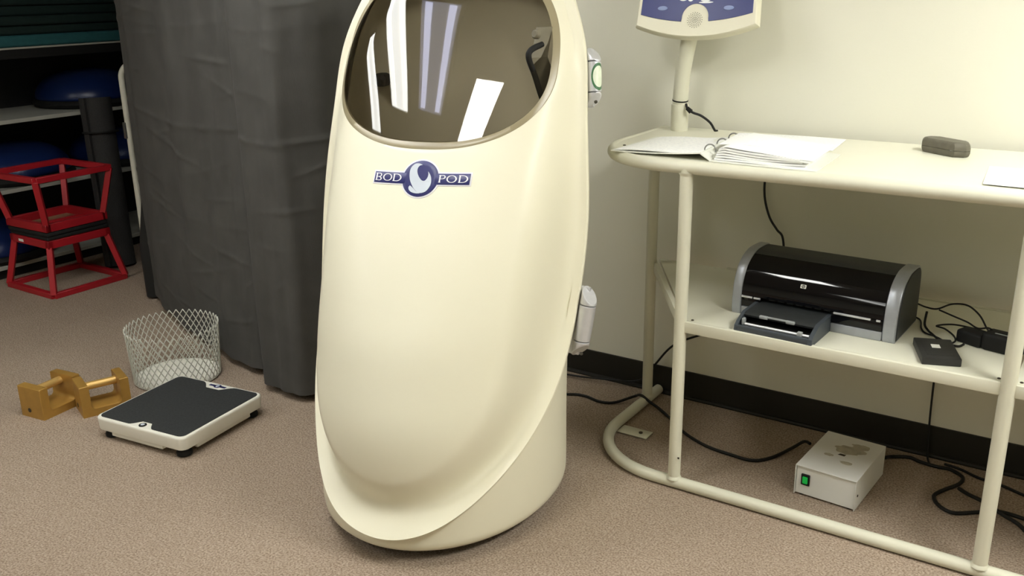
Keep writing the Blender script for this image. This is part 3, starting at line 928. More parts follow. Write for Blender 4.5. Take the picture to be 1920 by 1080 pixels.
# a page lifting from the rings
sheet('turned_page', 'page', bd, [(-1.015, 2.60), (-.86, 2.625), (-.90, 2.83), (-1.04, 2.83)], lambda u, v: ZP + .038 + .008 * sin(u * 2.4) - .010 * u, .001)
for yy in (2.575, 2.69, 2.805):
    xr = -1.026 - (yy - 2.52) * .07
    MB().tube([(xr + .017 * cos(t), yy, ZP + .024 + .017 * sin(t)) for t in [pi * k / 14 - .3 for k in range(18)]], .0022, 8).build('ring', 'steel', bd, 60)
o = sheet('loose_sheet', 'page', None, [(-1.00, 2.87), (-.755, 2.855), (-.775, 3.085), (-1.03, 3.075)], lambda u, v: ZP + .001 + .003 * sin(u * 3), .0008)
tag(o, 'single printed sheet lying behind the open ring binder', 'paper', 'loose sheets on the bench')
o = sheet('loose_sheet', 'paper', None, [(-.300, 2.545), (-.060, 2.530), (-.055, 2.815), (-.322, 2.815)], lambda u, v: ZP + .0008 + .004 * (1 - v) * (.6 + .4 * u) , .0008)
tag(o, 'blank white sheet lying near the front edge of the bench, right of the eyeglass case', 'paper', 'loose sheets on the bench')

TCASE = Matrix.Translation((-.462, 2.972, ZP)) @ Matrix.Rotation(radians(-34), 4, 'Z')
gc = thing('eyeglass_case', (0, 0, 0), 'dark grey-brown eyeglass case lying on the bench near the wall', 'case', T=TCASE)
def case_loop(k, z, L=.165, W=.060, ch=.022):
    x, y = L / 2 * k, W / 2 * k
    c = ch * k
    return [(-x + c, -y, z), (x - c, -y, z), (x, -y + c, z), (x, y - c, z), (x - c, y, z), (-x + c, y, z), (-x, y - c, z), (-x, -y + c, z)]
def case_part(name, zs_):
    lo = [case_loop(k, z) for k, z in zs_]
    m_ = MB(TCASE); m_.grid(lambda i, j: lo[j][i], 8, len(lo), closed_u=True)
    m_.add(lo[0], [tuple(range(8))[::-1]]); m_.add(lo[-1], [tuple(range(8))])
    return m_.build(name, 'case', gc, 30)
case_part('case_base', [(.90, 0), (.96, .004), (1.0, .012), (1.0, .0185)])
case_part('case_lid', [(1.0, .0195), (1.0, .026), (.975, .034), (.90, .040), (.80, .0425)])
MB(TCASE).add([(.045, -.0300, .0192), (.0795, -.006, .0196), (.0795, .012, .0196), (.060, -.022, .0145), (.045, -.0312, .0192), (.0802, -.006, .0200), (.0802, .012, .0198), (.062, -.0235, .0140)], [(0, 1, 2, 3), (4, 5, 6, 7), (0, 4, 5, 1), (1, 5, 6, 2), (2, 6, 7, 3), (3, 7, 4, 0)]).build('cloth_corner', 'paper', gc)

# ================================================================== PRINTER
TP = Matrix.Translation((-.722, 2.645, ZS)) @ Matrix.Rotation(radians(-2.6), 4, 'Z')
# local: x along the printer, y to its back, z up
pr = thing('inkjet_printer', (0, 0, 0), 'black and silver inkjet printer on the middle shelf of the bench', 'printer', T=TP)
HW = .245
PROF = [(.004, 0), (.0, .012), (.0, .050), (.004, .085), (.014, .115), (.032, .145), (.056, .164), (.088, .178), (.125, .185), (.195, .183), (.218, .174), (.232, .150), (.236, .08), (.236, 0)]
prof_s = [(q.x, q.y) for q in spline([(a, b, 0) for a, b in PROF], 4)]
def slab(x0, x1, prof, name, m, par, inset=0.0, sm=35):
    """extrude a y-z outline along x with softened ends"""
    cy = sum(p[0] for p in prof) / len(prof); cz = sum(p[1] for p in prof) / len(prof)
    xs = [x0, x0 + .003, x1 - .003, x1]; ks = [.975, 1, 1, .975]
    n = len(prof); m_ = MB(TP)
    m_.grid(lambda i, j: (xs[j], cy + (prof[i][0] - cy) * ks[j], max(prof[i][1], 0) if prof[i][1] <= 0 else cz + (prof[i][1] - cz) * ks[j]), n, 4, closed_u=True)
    for j in (0, 3):
        pts = [(xs[j], cy + (p[0] - cy) * ks[j], max(p[1], 0) if p[1] <= 0 else cz + (p[1] - cz) * ks[j]) for p in prof]
        tri = tessellate_polygon([[Vector((p[1], p[2], 0)) for p in pts]])
        m_.add(pts, [tuple(t) for t in tri])
    return m_.build(name, m, par, sm)
slab(-HW, -HW + .030, prof_s, 'side_panel', 'pr_silver', pr)
slab(HW - .036, HW, prof_s, 'side_panel', 'pr_silver', pr)
side_in = [(.118 + (a - .118) * .93, max(0.0, .09 + (b - .09) * .95) if b > .01 else .004) for a, b in prof_s]
slab(HW - .004, HW + .0025, side_in, 'side_cover', 'pr_dark', pr)
slab(-HW - .0025, -HW + .004, side_in, 'side_cover', 'pr_dark', pr)
# core under the lid, slightly back
core = [(.030, 0), (.030, .055), (.050, .10), (.09, .165), (.19, .17), (.225, .15), (.23, 0)]
slab(-HW + .030, HW - .036, core, 'printer_core', 'pr_slot', pr)
# curved gloss lid, a thick shell
def shell(prof, th, x0, x1, name, m, par, nx=2):
    n = len(prof); ins = []
    for i in range(n):
        a = prof[max(0, i - 1)]; b = prof[min(n - 1, i + 1)]
        dx, dz = b[0] - a[0], b[1] - a[1]; L = hypot(dx, dz)
        ins.append((prof[i][0] + dz / L * th, prof[i][1] - dx / L * th))
    lp = list(prof) + ins[::-1]
    m_ = MB(TP); k = len(lp)
    m_.grid(lambda i, j: ((x0, x1)[j], lp[i][0], lp[i][1]), k, 2, closed_u=True)
    for x in (x0, x1):
        tri = tessellate_polygon([[Vector((p[0], p[1], 0)) for p in lp]])
        m_.add([(x, p[0], p[1]) for p in lp], [tuple(t) for t in tri])
    return m_.build(name, m, par, 35)
lid_p = [(q.x, q.y) for q in spline([(a, b, 0) for a, b in [(.001, .064), (.003, .085), (.013, .114), (.031, .1435), (.056, .162), (.084, .175)]], 6)]
lid = shell(lid_p, .010, -HW + .031, HW - .037, 'front_lid', 'pr_black', pr)
top_p = [(q.x, q.y) for q in spline([(a, b, 0) for a, b in [(.087, .1755), (.125, .1825), (.19, .1805), (.214, .172), (.228, .150)]], 6)]
shell(top_p, .010, -HW + .031, HW - .037, 'top_cover', 'pr_dark', pr)
# lower front panels left and right with bright bars and keys
for x0, x1, k in ((-HW + .031, -HW + .092, 0), (.062, HW - .037, 1)):
    pan = MB(TP).box(((x0 + x1) / 2, .012, .046), (x1 - x0, .024, .034), bevel=.004).build('front_panel', 'pr_black', pr, 40)
    fas = MB(TP).box(((x0 + x1) / 2, .014, .014), (x1 - x0, .026, .028), bevel=.003).build('front_fascia', 'pr_silver', pr, 40)
    if k == 0:
        MB(TP).box((x0 + .018, -.0015, .0605), (.036, .005, .006), bevel=.0015).build('key_bar', 'bright_bar', pan, 40)
        MB(TP).box((x0 + .050, -.0015, .0605), (.022, .005, .006), bevel=.0015).build('key_bar', 'bright_bar', pan, 40)
    else:
        MB(TP).box((x0 + .068, -.0015, .0605), (x1 - x0 - .040, .005, .006), bevel=.0015).build('key_bar', 'bright_bar', pan, 40).location.x = -.008
        MB(TP).box((x1 - .012, -.0015, .0605), (.012, .005, .006), bevel=.0015).build('key_bar', 'bright_bar', pan, 40)
for k in range(7):
    MB(TP).box((-.12 + .028 * k, .008, .060), (.019, .004, .003), bevel=.001).build('output_rib', 'pr_dark', pr, 40)
# round-cornered maker badge with the letters hp
def lid_pt(u, v, off):
    # v runs along the lid curve from z = .118
    z = .118 + v * .84
    for (a, b) in zip(lid_p[:-1], lid_p[1:]):
        if a[1] <= z <= b[1]:
            t = (z - a[1]) / (b[1] - a[1]); y = a[0] + t * (b[0] - a[0]); dy, dz = b[0] - a[0], b[1] - a[1]; L = hypot(dy, dz)
            return (u, y - dz / L * off, z + dy / L * off)
    return (u, .02, z)
BU = -.030
def lid_flat(m_, poly, off):
    tri = tessellate_polygon([[Vector((u, v, 0)) for u, v in poly]])
    m_.add([lid_pt(BU + u, v, off) for u, v in poly], [tuple(t) for t in tri])
pb = rrect(-.0085, -.0062, .0085, .0062, .0015, 3)
m_ = MB(TP); lid_flat(m_, pb, .0012)
k = len(pb); m_.grid(lambda i, j: lid_pt(BU + pb[i][0], pb[i][1], (-.001, .0012)[j]), k, 2, closed_u=True)
mk = m_.build('maker_badge', 'label_white', lid, 30)
m_ = MB(TP); lid_flat(m_, [(.0054 * cos(2 * pi * i / 28), .0054 * sin(2 * pi * i / 28)) for i in range(28)], .0015)
m_.build('badge_disc', 'hole', mk)
m_ = MB(TP)
sk = .18
def bar(x0, y0, x1, y1, w):
    lid_flat(m_, [(x0 - w / 2, y0), (x0 + w / 2, y0), (x1 + w / 2, y1), (x1 - w / 2, y1)], .0019)
bar(-.0028, -.0022, -.0014, .0042, .0009); bar(-.0010, -.0022, -.0004, .0010, .0009); lid_flat(m_, [(-.0020, .0006), (-.0006, .0006), (-.0004, .0014), (-.0018, .0014)], .0019)
bar(.0006, -.0044, .0018, .0012, .0009); bar(.0026, -.0018, .0032, .0010, .0009)
lid_flat(m_, [(.0016, .0006), (.0032, .0006), (.0034, .0014), (.0018, .0014)], .0019); lid_flat(m_, [(.0010, -.0022), (.0026, -.0022), (.0028, -.0014), (.0012, -.0014)], .0019)
m_.build('badge_lettering', 'label_white', mk)
# paper tray reaching forward
TX0, TX1, TY0, TY1 = -.170, .062, -.155, .03
tray = MB(TP).box(((TX0 + TX1) / 2, (TY0 + TY1) / 2, .005), (TX1 - TX0, TY1 - TY0, .010), bevel=.003).build('paper_tray', 'pr_grey', pr, 40)
def cheek(x, w):
    pl = [(TY0, .0), (TY0 + .004, .020), (TY0 + .018, .030), (TY0 + .060, .048), (TY1, .050), (TY1, .0)]
    m_ = MB(TP); n = len(pl)
    m_.grid(lambda i, j: (x + (0, w)[j], pl[i][0], pl[i][1]), n, 2, closed_u=True)
    for xx in (x, x + w):
        m_.add([(xx, a, b) for a, b in pl], [tuple(range(n))])
    return m_.build('tray_side', 'pr_grey', tray, 30)
cheek(TX0, .010); cheek(TX1 - .012, .012)
MB(TP).box(((TX0 + TX1) / 2, TY0 + .006, .013), (TX1 - TX0 - .02, .012, .020), bevel=.004).build('tray_front', 'pr_grey', tray, 40)
m_ = MB(TP)
m_.grid(lambda i, j: (TX0 + .010 + (TX1 - TX0 - .022) * i / 9, [TY0 + .052, TY0 + .050, TY0 + .056, .03, .03, TY0 + .056][j], [.036, .042, .046, .050, .044, .036][j]), 10, 6)
m_.build('tray_cover', 'pr_dark', tray, 35)
MB(TP).box(((TX0 + TX1) / 2, TY0 + .050, .014), (TX1 - TX0 - .022, .09, .004)).build('tray_floor', 'pr_slot', tray)
MB(TP).tube([(TX0 + .028, TY0 + .016, .0255), (TX1 - .013, TY0 + .016, .0255)], .0042, 10).build('guide_rod', 'bright_bar', tray, 60)
MB(TP).box((TX1 - .040, TY0 + .015, .0265), (.014, .014, .016), bevel=.002).build('guide_slider', 'pr_light', tray, 40)
MB(TP).box((TX0 + .020, TY0 + .026, .029), (.010, .016, .022), bevel=.004).build('width_stop', 'pr_light', tray, 40)
xm = (TX0 + TX1) / 2 - .004
eh = MB(TP).box((xm, TY0 + .046, .0465), (.060, .007, .0055), bevel=.002)
for sx in (-1, 1): eh.box((xm + sx * .040, TY0 + .046, .0445), (.026, .011, .010), bevel=.003)
eh.build('extension_handle', 'pr_light', tray, 40)

# ================================================================== SMALL THINGS ON THE SHELF
TD = Matrix.Translation((-.362, 2.608, ZS)) @ Matrix.Rotation(radians(20), 4, 'Z') 
dk = thing('external_drive', (0, 0, 0), 'flat square black drive with a small white label on the shelf', 'drive', T=TD)
sx, sy, H = .098, .150, .022
sh = Matrix(((1, 0, 0, 0), (0, 1, 0, 0), (0, 0, 1, 0), (0, 0, 0, 1)))
m_ = MB(TD); m_.box((0, 0, H / 2), (sx, sy, H), bevel=.0025); m_.build('drive_body', 'disk', dk, 40)
m_ = MB(TD); m_.box((0, .004, H + .0004), (sx * .72, sy * .80, .0012), bevel=.0005); m_.build('top_plate', 'disk', dk, 40)
m_ = MB(TD); m_.box((-.002, .010, H + .0014), (.022, .026, .0008)); m_.build('label', 'label_white', dk)

pw = thing('power_adapter', (-.295, 2.755, ZS), 'small black power brick on the shelf beside the tangled cords', 'power adapter', rz=radians(-25))
TW = WM[pw.name]
MB(TW).box((0, 0, .019), (.075, .048, .038), bevel=.008, seg=3).build('adapter_body', 'rubber', pw, 40)
MB(TW).tube([(.036, 0, .019), (.058, .003, .016)], .005, 10, radii=[.006, .004]).build('strain_relief', 'cable', pw, 50)
pw2 = thing('power_adapter', (-.212, 2.735, ZS), 'larger black power brick with a pale strip half behind the bench leg', 'power adapter', rz=radians(-14))
TW = WM[pw2.name]
MB(TW).box((0, 0, .025), (.105, .062, .050), bevel=.010, seg=3).build('adapter_body', 'rubber', pw2, 40)
MB(TW).box((.006, -.012, .0502), (.060, .006, .0012)).build('pale_strip', 'pr_light', pw2)
MB(TW).tube([(-.050, 0, .020), (-.072, -.004, .014)], .005, 10, radii=[.006, .004]).build('strain_relief', 'cable', pw2, 50)
def cord(name, pts, r, label, m='cable', n=8):
    grp = {'adapter_cord': 'tangled cords on the shelf', 'extension_cord': 'black cords on the carpet'}.get(name)
    o = MB().tube(spline(pts, n), r, 8).build(name, m, None, 70)
    return tag(o, label, 'cable', grp)
z0 = ZS + .0035
cord('adapter_cord', [(-.53, 2.905, z0 + .045), (-.475, 2.888, z0 + .045), (-.440, 2.845, z0 + .052), (-.405, 2.82, z0 + .06), (-.37, 2.84, z0 + .075), (-.33, 2.85, z0 + .075), (-.295, 2.84, z0 + .055), (-.272, 2.82, z0 + .03), (-.262, 2.79, z0 + .03), (-.255, 2.775, z0 + .03)], .0026, 'thin black cord arching from the printer to the power bricks')
cord('adapter_cord', [(-.53, 2.90, z0), (-.462, 2.882, z0), (-.438, 2.80, z0), (-.42, 2.765, z0), (-.385, 2.735, z0 + .004), (-.35, 2.715, z0), (-.335, 2.73, z0 + .003), (-.345, 2.765, z0 + .006), (-.375, 2.80, z0 + .010), (-.40, 2.815, z0 + .010), (-.36, 2.845, z0 + .012), (-.30, 2.85, z0 + .008), (-.25, 2.83, z0 + .006), (-.20, 2.80, z0), (-.12, 2.80, z0)], .0026, 'thin black cord looping flat on the shelf beside the printer')
cord('adapter_cord', [(-.43, 2.81, z0 + .05), (-.428, 2.785, z0 + .02), (-.415, 2.77, z0 + .008), (-.40, 2.745, z0 + .008), (-.365, 2.705, z0 + .004), (-.325, 2.70, z0), (-.31, 2.715, z0 + .004)], .0034, 'short black cord bundled beside the printer, nearest the flat drive')
cord('adapter_cord', [(-.40, 2.82, z0 + .058), (-.36, 2.82, z0 + .046), (-.32, 2.81, z0 + .038), (-.29, 2.795, z0 + .03), (-.262, 2.765, z0 + .046), (-.25, 2.75, z0 + .048)], .0026, 'thin black cord crossing over the power bricks')

# cables around the bench
cord('console_lead', [(-1.02, 3.128, 1.036), (-1.028, 3.128, .98), (-1.045, 3.128, .90), (-1.042, 3.128, .83), (-1.02, 3.126, .765), (-.99, 3.122, .725), (-.965, 3.115, .70), (-.955, 3.112, .62), (-.958, 3.112, .50), (-1.05, 3.125, .38), (-1.25, 3.13, .28), (-1.36, 3.13, .215), (-1.43, 3.127, .125), (-1.47, 3.12, .06), (-1.53, 3.118, .028), (-1.62, 3.10, .022), (-1.75, 3.08, .014), (-1.86, 3.07, .012)], .0042, 'black lead hanging from behind the bench top down the wall to the floor')
cord('hanging_lead', [(-.425, 3.128, ZS - .02), (-.428, 3.128, .45), (-.43, 3.128, .30), (-.428, 3.126, .18), (-.424, 3.12, .10), (-.415, 3.10, .02), (-.40, 3.07, .004)], .0034, 'thin black lead hanging down the wall beneath the shelf')
cord('mains_lead', [(-1.80, 2.60, .006), (-1.755, 2.86, .006), (-1.70, 2.925, .006), (-1.64, 2.94, .006), (-1.57, 2.925, .006), (-1.515, 2.945, .008), (-1.462, 3.00, .024), (-1.424, 2.985, .0445), (-1.385, 2.985, .026), (-1.33, 2.975, .007), (-1.25, 2.91, .006), (-1.18, 2.85, .006), (-1.08, 2.80, .006), (-.985, 2.785, .006), (-.906, 2.785, .006), (-.858, 2.84, .007), (-.82, 2.93, .012), (-.79, 2.965, .030), (-.765, 2.95, .035)], .0055, 'black mains lead snaking over the carpet from the chamber to the white box')

# ================================================================== WHITE POWER BOX
TB = Matrix.Translation((-.622, 2.79, 0)) @ Matrix.Rotation(radians(-4), 4, 'Z')
wb = thing('power_box', (0, 0, 0), 'white metal power box with a lit green switch on the carpet under the bench', 'power supply', T=TB)
bw, bd_, bh = .190, .285, .105
def boxprism(x0, x1, y0, y1, z0, z1, name, m, bev=.0015, par=wb):
    return MB(TB).box(((x0 + x1) / 2, (y0 + y1) / 2, (z0 + z1) / 2), (x1 - x0, y1 - y0, z1 - z0), bevel=bev, seg=1).build(name, m, par, 40)
boxprism(-bw / 2 + .003, bw / 2 - .003, -bd_ / 2 + .006, bd_ / 2 - .002, .006, bh - .003, 'box_chassis', 'box_white')
cv = MB(TB)
cv.box((0, 0, bh - .0012), (bw, bd_, .0024), bevel=.0008, seg=1); cv.box((-bw / 2 + .0012, 0, bh / 2 + .001), (.0024, bd_, bh - .004), bevel=.0008, seg=1); cv.box((bw / 2 - .0012, 0, bh / 2 + .001), (.0024, bd_, bh - .004), bevel=.0008, seg=1)
cv.build('box_cover', 'box_white', wb, 40)
for ax in (-1, 1):
    for ay in (-1, 1):
        MB(TB).lathe([(.008, 0), (.008, .006)], 14, (ax * (bw / 2 - .02), ay * (bd_ / 2 - .02), 0)).build('box_foot', 'rubber', wb, 40)
sw = boxprism(-bw / 2 + .020, -bw / 2 + .047, -bd_ / 2 + .001, -bd_ / 2 + .007, .040, .078, 'switch_bezel', 'rubber')
MB(TB).box((-bw / 2 + .0335, -bd_ / 2 - .0005, .059), (.016, .006, .024), bevel=.002, R=Matrix.Rotation(radians(6), 4, 'X')).build('rocker', 'switch_green', sw, 40)
for cx, cy, r, sc in ((.01, .045, .045, .7), (-.035, -.02, .016, .6), (.03, -.045, .02, .5), (.035, .085, .03, .6)):
    pts = [(cx + r * (1 + .35 * mathutils.noise.noise(Vector((cos(t) * 2, sin(t) * 2, cx * 40)))) * cos(t), cy + r * sc * (1 + .35 * mathutils.noise.noise(Vector((cos(t) * 2, sin(t) * 2, cx * 40 + 5)))) * sin(t)) for t in [2 * pi * k / 28 for k in range(28)]]
    MB(TB).prism(pts, bh - .0002, bh + .0005).build('tape_residue', 'box_tape', wb)
MB(TB).add([(-.012, -.005, bh + .0006), (.010, -.006, bh + .0006), (.008, .001, bh + .0035), (.012, .008, bh + .0006), (-.006, .006, bh + .0012)], [(0, 1, 2), (0, 2, 4), (2, 3, 4), (1, 3, 2)]).build('torn_label', 'chip', wb)
MB(TB).lathe([(.004, 0), (.004, .0015)], 12, (bw / 2, -bd_ / 2 + .022, .048), Matrix.Rotation(radians(90), 4, 'Y')).build('box_screw', 'chip', wb, 40)
boxprism(-bw / 2 - .022, -bw / 2 + .002, bd_ / 2 - .050, bd_ / 2 - .012, .030, .058, 'side_lug', 'box_white', .004)

# cords on the floor to the right of the box
cord('extension_cord', [(-.545, 2.937, .045), (-.53, 2.99, .03), (-.52, 3.05, .010), (-.47, 3.085, .006), (-.43, 3.072, .006), (-.38, 3.065, .006), (-.335, 3.068, .006), (-.295, 3.035, .006), (-.297, 2.985, .006), (-.330, 2.92, .006), (-.350, 2.865, .006), (-.328, 2.815, .006), (-.283, 2.79, .006), (-.225, 2.83, .006), (-.17, 2.87, .006), (-.08, 2.86, .006), (.03, 2.80, .006)], .006, 'thick black cord coiling over the carpet right of the white box')
cord('extension_cord', [(-.36, 3.10, .005), (-.31, 3.09, .005), (-.25, 3.06, .005), (-.19, 3.05, .005), (-.12, 3.02, .005), (-.04, 2.985, .005), (.02, 2.97, .012)], .0045, 'thinner black cord lying along the wall base behind the coil')
cord('extension_cord', [(-.290, 2.930, .0185), (-.26, 2.905, .0195), (-.21, 2.880, .0195), (-.15, 2.83, .0195), (-.10, 2.79, .0195), (-.03, 2.70, .007), (.06, 2.62, .007)], .0065, 'black cord end lying inside the coil beside the bench leg')
pl = thing('plug', (.00, 2.965, 0), 'black round plug on the carpet behind the right bench leg', 'plug', rz=.3)
TL = WM[pl.name]
MB(TL).lathe([(.012, 0), (.017, .006), (.018, .030), (.013, .040)], 20, (0, 0, .019), Matrix.Rotation(radians(90), 4, 'Y') @ Matrix.Translation((0, 0, -.02))).build('plug_body', 'rubber', pl, 50)
for sy in (-1, 1): MB(TL).box((.028, sy * .006, .019), (.016, .0016, .006)).build('prong', 'steel', pl)

# ================================================================== FLOOR SCALE
TS = Matrix.Translation((-2.795, 1.936, 0)) @ Matrix.Rotation(radians(7.0), 4, 'Z')
sc = thing('floor_scale', (0, 0, 0), 'white platform scale with black ribbed mat on the carpet in front of the curtain', 'scale', T=TS)
sw_, sd_ = .432, .418
def rr_loft(mb, prof, w, d, r):
    lo = []
    for ins, z in prof:
        lo.append([(x, y, z) for x, y in rrect(-w / 2 + ins, -d / 2 + ins, w / 2 - ins, d / 2 - ins, max(.004, r - ins), 8)])
    n = len(lo[0])
    mb.grid(lambda i, j: lo[j][i], n, len(lo), closed_u=True)
    mb.add(lo[0], [tuple(range(n))[::-1]]); mb.add(lo[-1], [tuple(range(n))])
    return mb
rr_loft(MB(TS), [(.014, .034), (.004, .036), (.003, .040), (.0005, .076), (.001, .0815), (.0035, .0842), (.007, .085)], sw_, sd_, .030).build('platform', 'scale_white', sc, 40)
for (cx, cy, w, d) in ((-.02, -.19, .25, .02), (-.02, .19, .25, .02), (.197, 0, .018, .27), (-.197, 0, .018, .27), (0, 0, .36, .36)):
    MB(TS).box((cx, cy, .027), (w, d, .018), bevel=.003).build('under_frame', 'scale_white', sc, 40)
# mat with two bays cut in its edge
mw, md = sw_ / 2 - .012, sd_ / 2 - .012
def bay(cx, y, half, depth, sgn):
    out = []
    for k in range(17):
        u = -1 + 2 * k / 16
        f = (1 + cos(pi * u)) / 2
        out.append((cx + sgn * half * u * 1.0, y + (depth * min(1, f * 1.5) if sgn > 0 else -depth * min(1, f * 1.5))))
    return out
rc = .022
corner = lambda cx, cy, a0: [(cx + rc * cos(radians(a0 + 15 * k)), cy + rc * sin(radians(a0 + 15 * k))) for k in range(7)]
poly = corner(-mw + rc, -md + rc, 180) + bay(.005, -md, .060, .034, 1) + corner(mw - rc, -md + rc, 270) + corner(mw - rc, md - rc, 0) + bay(.005, md, .085, .040, -1) + corner(-mw + rc, md - rc, 90)
MB(TS).prism(poly, .0845, .0868).build('mat', 'scale_mat', sc, None)
bub = MB(TS).lathe([(.014, 0), (.014, .003), (.011, .0038)], 24, (.005, -md + .012, .0846)).build('level_bubble', 'rubber', sc, 40)
MB(TS).lathe([(.0075, 0), (.006, .001), (.002, .0016)], 20, (.005, -md + .012, .0884)).build('bubble_glass', 'silver_print', bub, 60)
for ax in (-1, 1):
    for ay in (-1, 1):
        m_ = MB(TS).lathe([(.020, 0), (.027, .004), (.028, .014), (.022, .022), (.012, .026), (.012, .036)], 24, (ax * .175, ay * .168, 0))
        m_.build('foot', 'rubber', sc, 50)
m_ = MB(TS)
def emblem(mb, cx, cy, k, z):
    mb.prism([(cx + .016 * k * cos(2 * pi * i / 24), cy + .014 * k * sin(2 * pi * i / 24)) for i in range(24)], z, z + .0012)
    for sgn in (-1, 1):
        mb.prism([(cx + sgn * .010 * k, cy - .006 * k), (cx + sgn * .040 * k, cy - .006 * k), (cx + sgn * .040 * k, cy + .006 * k), (cx + sgn * .010 * k, cy + .006 * k)][::sgn], z, z + .0012)
emblem(m_, .005, md - .012, 1.0, .0847)
em = m_.build('emblem', 'navy', sc)
em['label'] = 'small navy badge with a silver swirl'
MB(TS).prism([(.005 + .007 * cos(t) * (1 if t < pi * 1.2 else .6), md - .012 + .010 * sin(t)) for t in [2 * pi * i / 20 for i in range(20)]], .0858, .0864).build('emblem_swirl', 'silver_print', em)

# ================================================================== GOLD BLOCK WEIGHTS
TG = Matrix.Translation((-3.355, 1.759, 0)) @ Matrix.Rotation(radians(7), 4, 'Z')
gw = thing('block_weight', (0, 0, 0), 'gold block weight with a bar grip and dark plug, left of the gold pair', 'weight', 'gold weights on the carpet', T=TG)
GW, GL, GH, PL = .127, .180, .125, .033
def arcp(cx, cz, r, a0, a1, n=6): return [(cx + r * cos(radians(a0 + (a1 - a0) * k / n)), cz + r * sin(radians(a0 + (a1 - a0) * k / n))) for k in range(n + 1)]
L2 = GL / 2; ri = .016; zf_ = .030
up_ = [(-L2, 0), (L2, 0)] + arcp(L2 - .004, GH - .004, .004, 0, 90, 3) + [(L2 - PL, GH)] + arcp(L2 - PL - ri, zf_ + ri, ri, 0, -90) + arcp(-L2 + PL + ri, zf_ + ri, ri, 270, 180) + [(-L2 + PL, GH)] + arcp(-L2 + .004, GH - .004, .004, 90, 180, 3)
n = len(up_)
m_ = MB(TG)
xs = [(-GW / 2, .0025), (-GW / 2 + .0025, 0), (GW / 2 - .0025, 0), (GW / 2, .0025)]
cyz = (0, GH / 2)
m_.grid(lambda i, j: (xs[j][0], up_[i][0] * (1 - xs[j][1] * 8), max(0, up_[i][1] - (xs[j][1] * .6 if up_[i][1] > .02 else 0))), n, 4, closed_u=True)
tri = tessellate_polygon([[Vector((a, b, 0)) for a, b in up_]])
for j in (0, 3):
    m_.add([(xs[j][0], p[0] * (1 - xs[j][1] * 8), max(0, p[1] - (xs[j][1] * .6 if p[1] > .02 else 0))) for p in up_], [tuple(t) for t in tri])
m_.build('block', 'gold', gw, 30)
MB(TG).tube([(-.012, -L2 + PL - .004, .098), (-.012, L2 - PL + .004, .098)], .0155, 22).build('grip_bar', 'gold_bright', gw, 60)
MB(TG).lathe([(.009, 0), (.009, .0012), (.007, .0016)], 18, (-.012, -L2, .030), Matrix.Rotation(radians(90), 4, 'X')).build('plug', 'plug', gw, 40)
copy_tree(gw, Matrix.Translation((-3.197, 1.875, 0)) @ Matrix.Rotation(radians(-20.5), 4, 'Z'), 'gold block weight with a bar grip touching the white scale, right of the gold pair')

# ================================================================== WIRE BASKET
BC = (-3.208, 2.229); RBT, RTP, BH = .173, .186, .233
bk = thing('wire_bin', (BC[0], BC[1], 0), 'white expanded wire mesh bin on the carpet behind the scale', 'bin')
NB, ROWS = 42, 5.5
m_ = MB()
def bin_pt(a, h): 
    r = RBT + (RTP - RBT) * h
    return Vector((BC[0] + r * cos(a), BC[1] + r * sin(a), .004 + (BH - .004) * h))
for fam in (1, -1):
    for k in range(NB):
        pts = []
        st = 22
        for q in range(st + 1):
            h = q / st
            ph = h * ROWS * 2
            # each strand zig-zags half a cell so that neighbours meet at the knots
            saw = abs((ph % 2) - 1)
            a = 2 * pi * (k + .5 * (saw if fam == 1 else -saw)) / NB
            pts.append(bin_pt(a, h))
        m_.tube(pts, .0021, 5, caps=True)
m_.build('wire_mesh', 'wire', bk, 180)
m_ = MB().tube([bin_pt(2 * pi * k / 64, .012) for k in range(64)], .0028, 6, closed=True)
m_.build('bottom_rim', 'wire', bk, 60)
MB().lathe([(RBT - .004, .004), (RBT - .003, .006), (RBT - .004, .010), (.01, .011)], 56, (BC[0], BC[1], 0)).build('bin_bottom', 'scale_white', bk, 40)

# ================================================================== RED STEP BOXES
TX = Matrix.Translation((-4.856, 2.760, 0))
rb = thing('step_box', (0, 0, 0), 'red steel step box standing upright on the carpet, carrying the upturned one', 'step box', 'red step boxes', T=TX)
HB, HT, BHt = .215, .168, .325
tb = .013
def sqbar(mb, a, b, w): 
    a, b = Vector(a), Vector(b); d = (b - a)
    R = d.to_track_quat('Z', 'Y').to_matrix().to_4x4()
    return mb.box((a + b) / 2, (w, w, d.length), R=R, bevel=.002, seg=1)
crn = [(-1, -1), (1, -1), (1, 1), (-1, 1)]
for k in range(4):
    a, b = crn[k], crn[(k + 1) % 4]
    sqbar(MB(TX), (a[0] * HB, a[1] * HB, tb + .002), (b[0] * HB, b[1] * HB, tb + .002), .030).build('base_rail', 'red', rb, 40)
    sqbar(MB(TX), (a[0] * HB, a[1] * HB, .018), (a[0] * HT, a[1] * HT, .262), .030).build('leg', 'red', rb, 40)
    m_ = MB(TX); mx, my = (a[0] + b[0]) / 2 * HT, (a[1] + b[1]) / 2 * HT
    sx = (2 * HT + .030) if k % 2 == 0 else .030
    sy = .030 if k % 2 == 0 else (2 * HT + .030)
    m_.box((mx, my, .279), (sx, sy, .042), bevel=.002, seg=1)
    m_.build('top_rail', 'red', rb, 40)
MB(TX).box((0, 0, .292), (.030, 2 * HT, .016), bevel=.002, seg=1).build('cross_bar', 'red', rb, 40)
MB(TX).box((0, 0, .3015), (2 * HT, 2 * HT, .004)).build('board', 'ply', rb)
MB(TX).box((0, 0, .3135), (2 * HT + .024, 2 * HT + .024, .021), bevel=.005).build('pad', 'pad_black', rb, 40)
copy_tree(rb, Matrix.Translation((-4.850, 2.752, .650)) @ Matrix.Rotation(radians(1.5), 4, 'Z') @ Matrix.Rotation(pi, 4, 'X'), 'red steel step box turned upside down on top of the other')
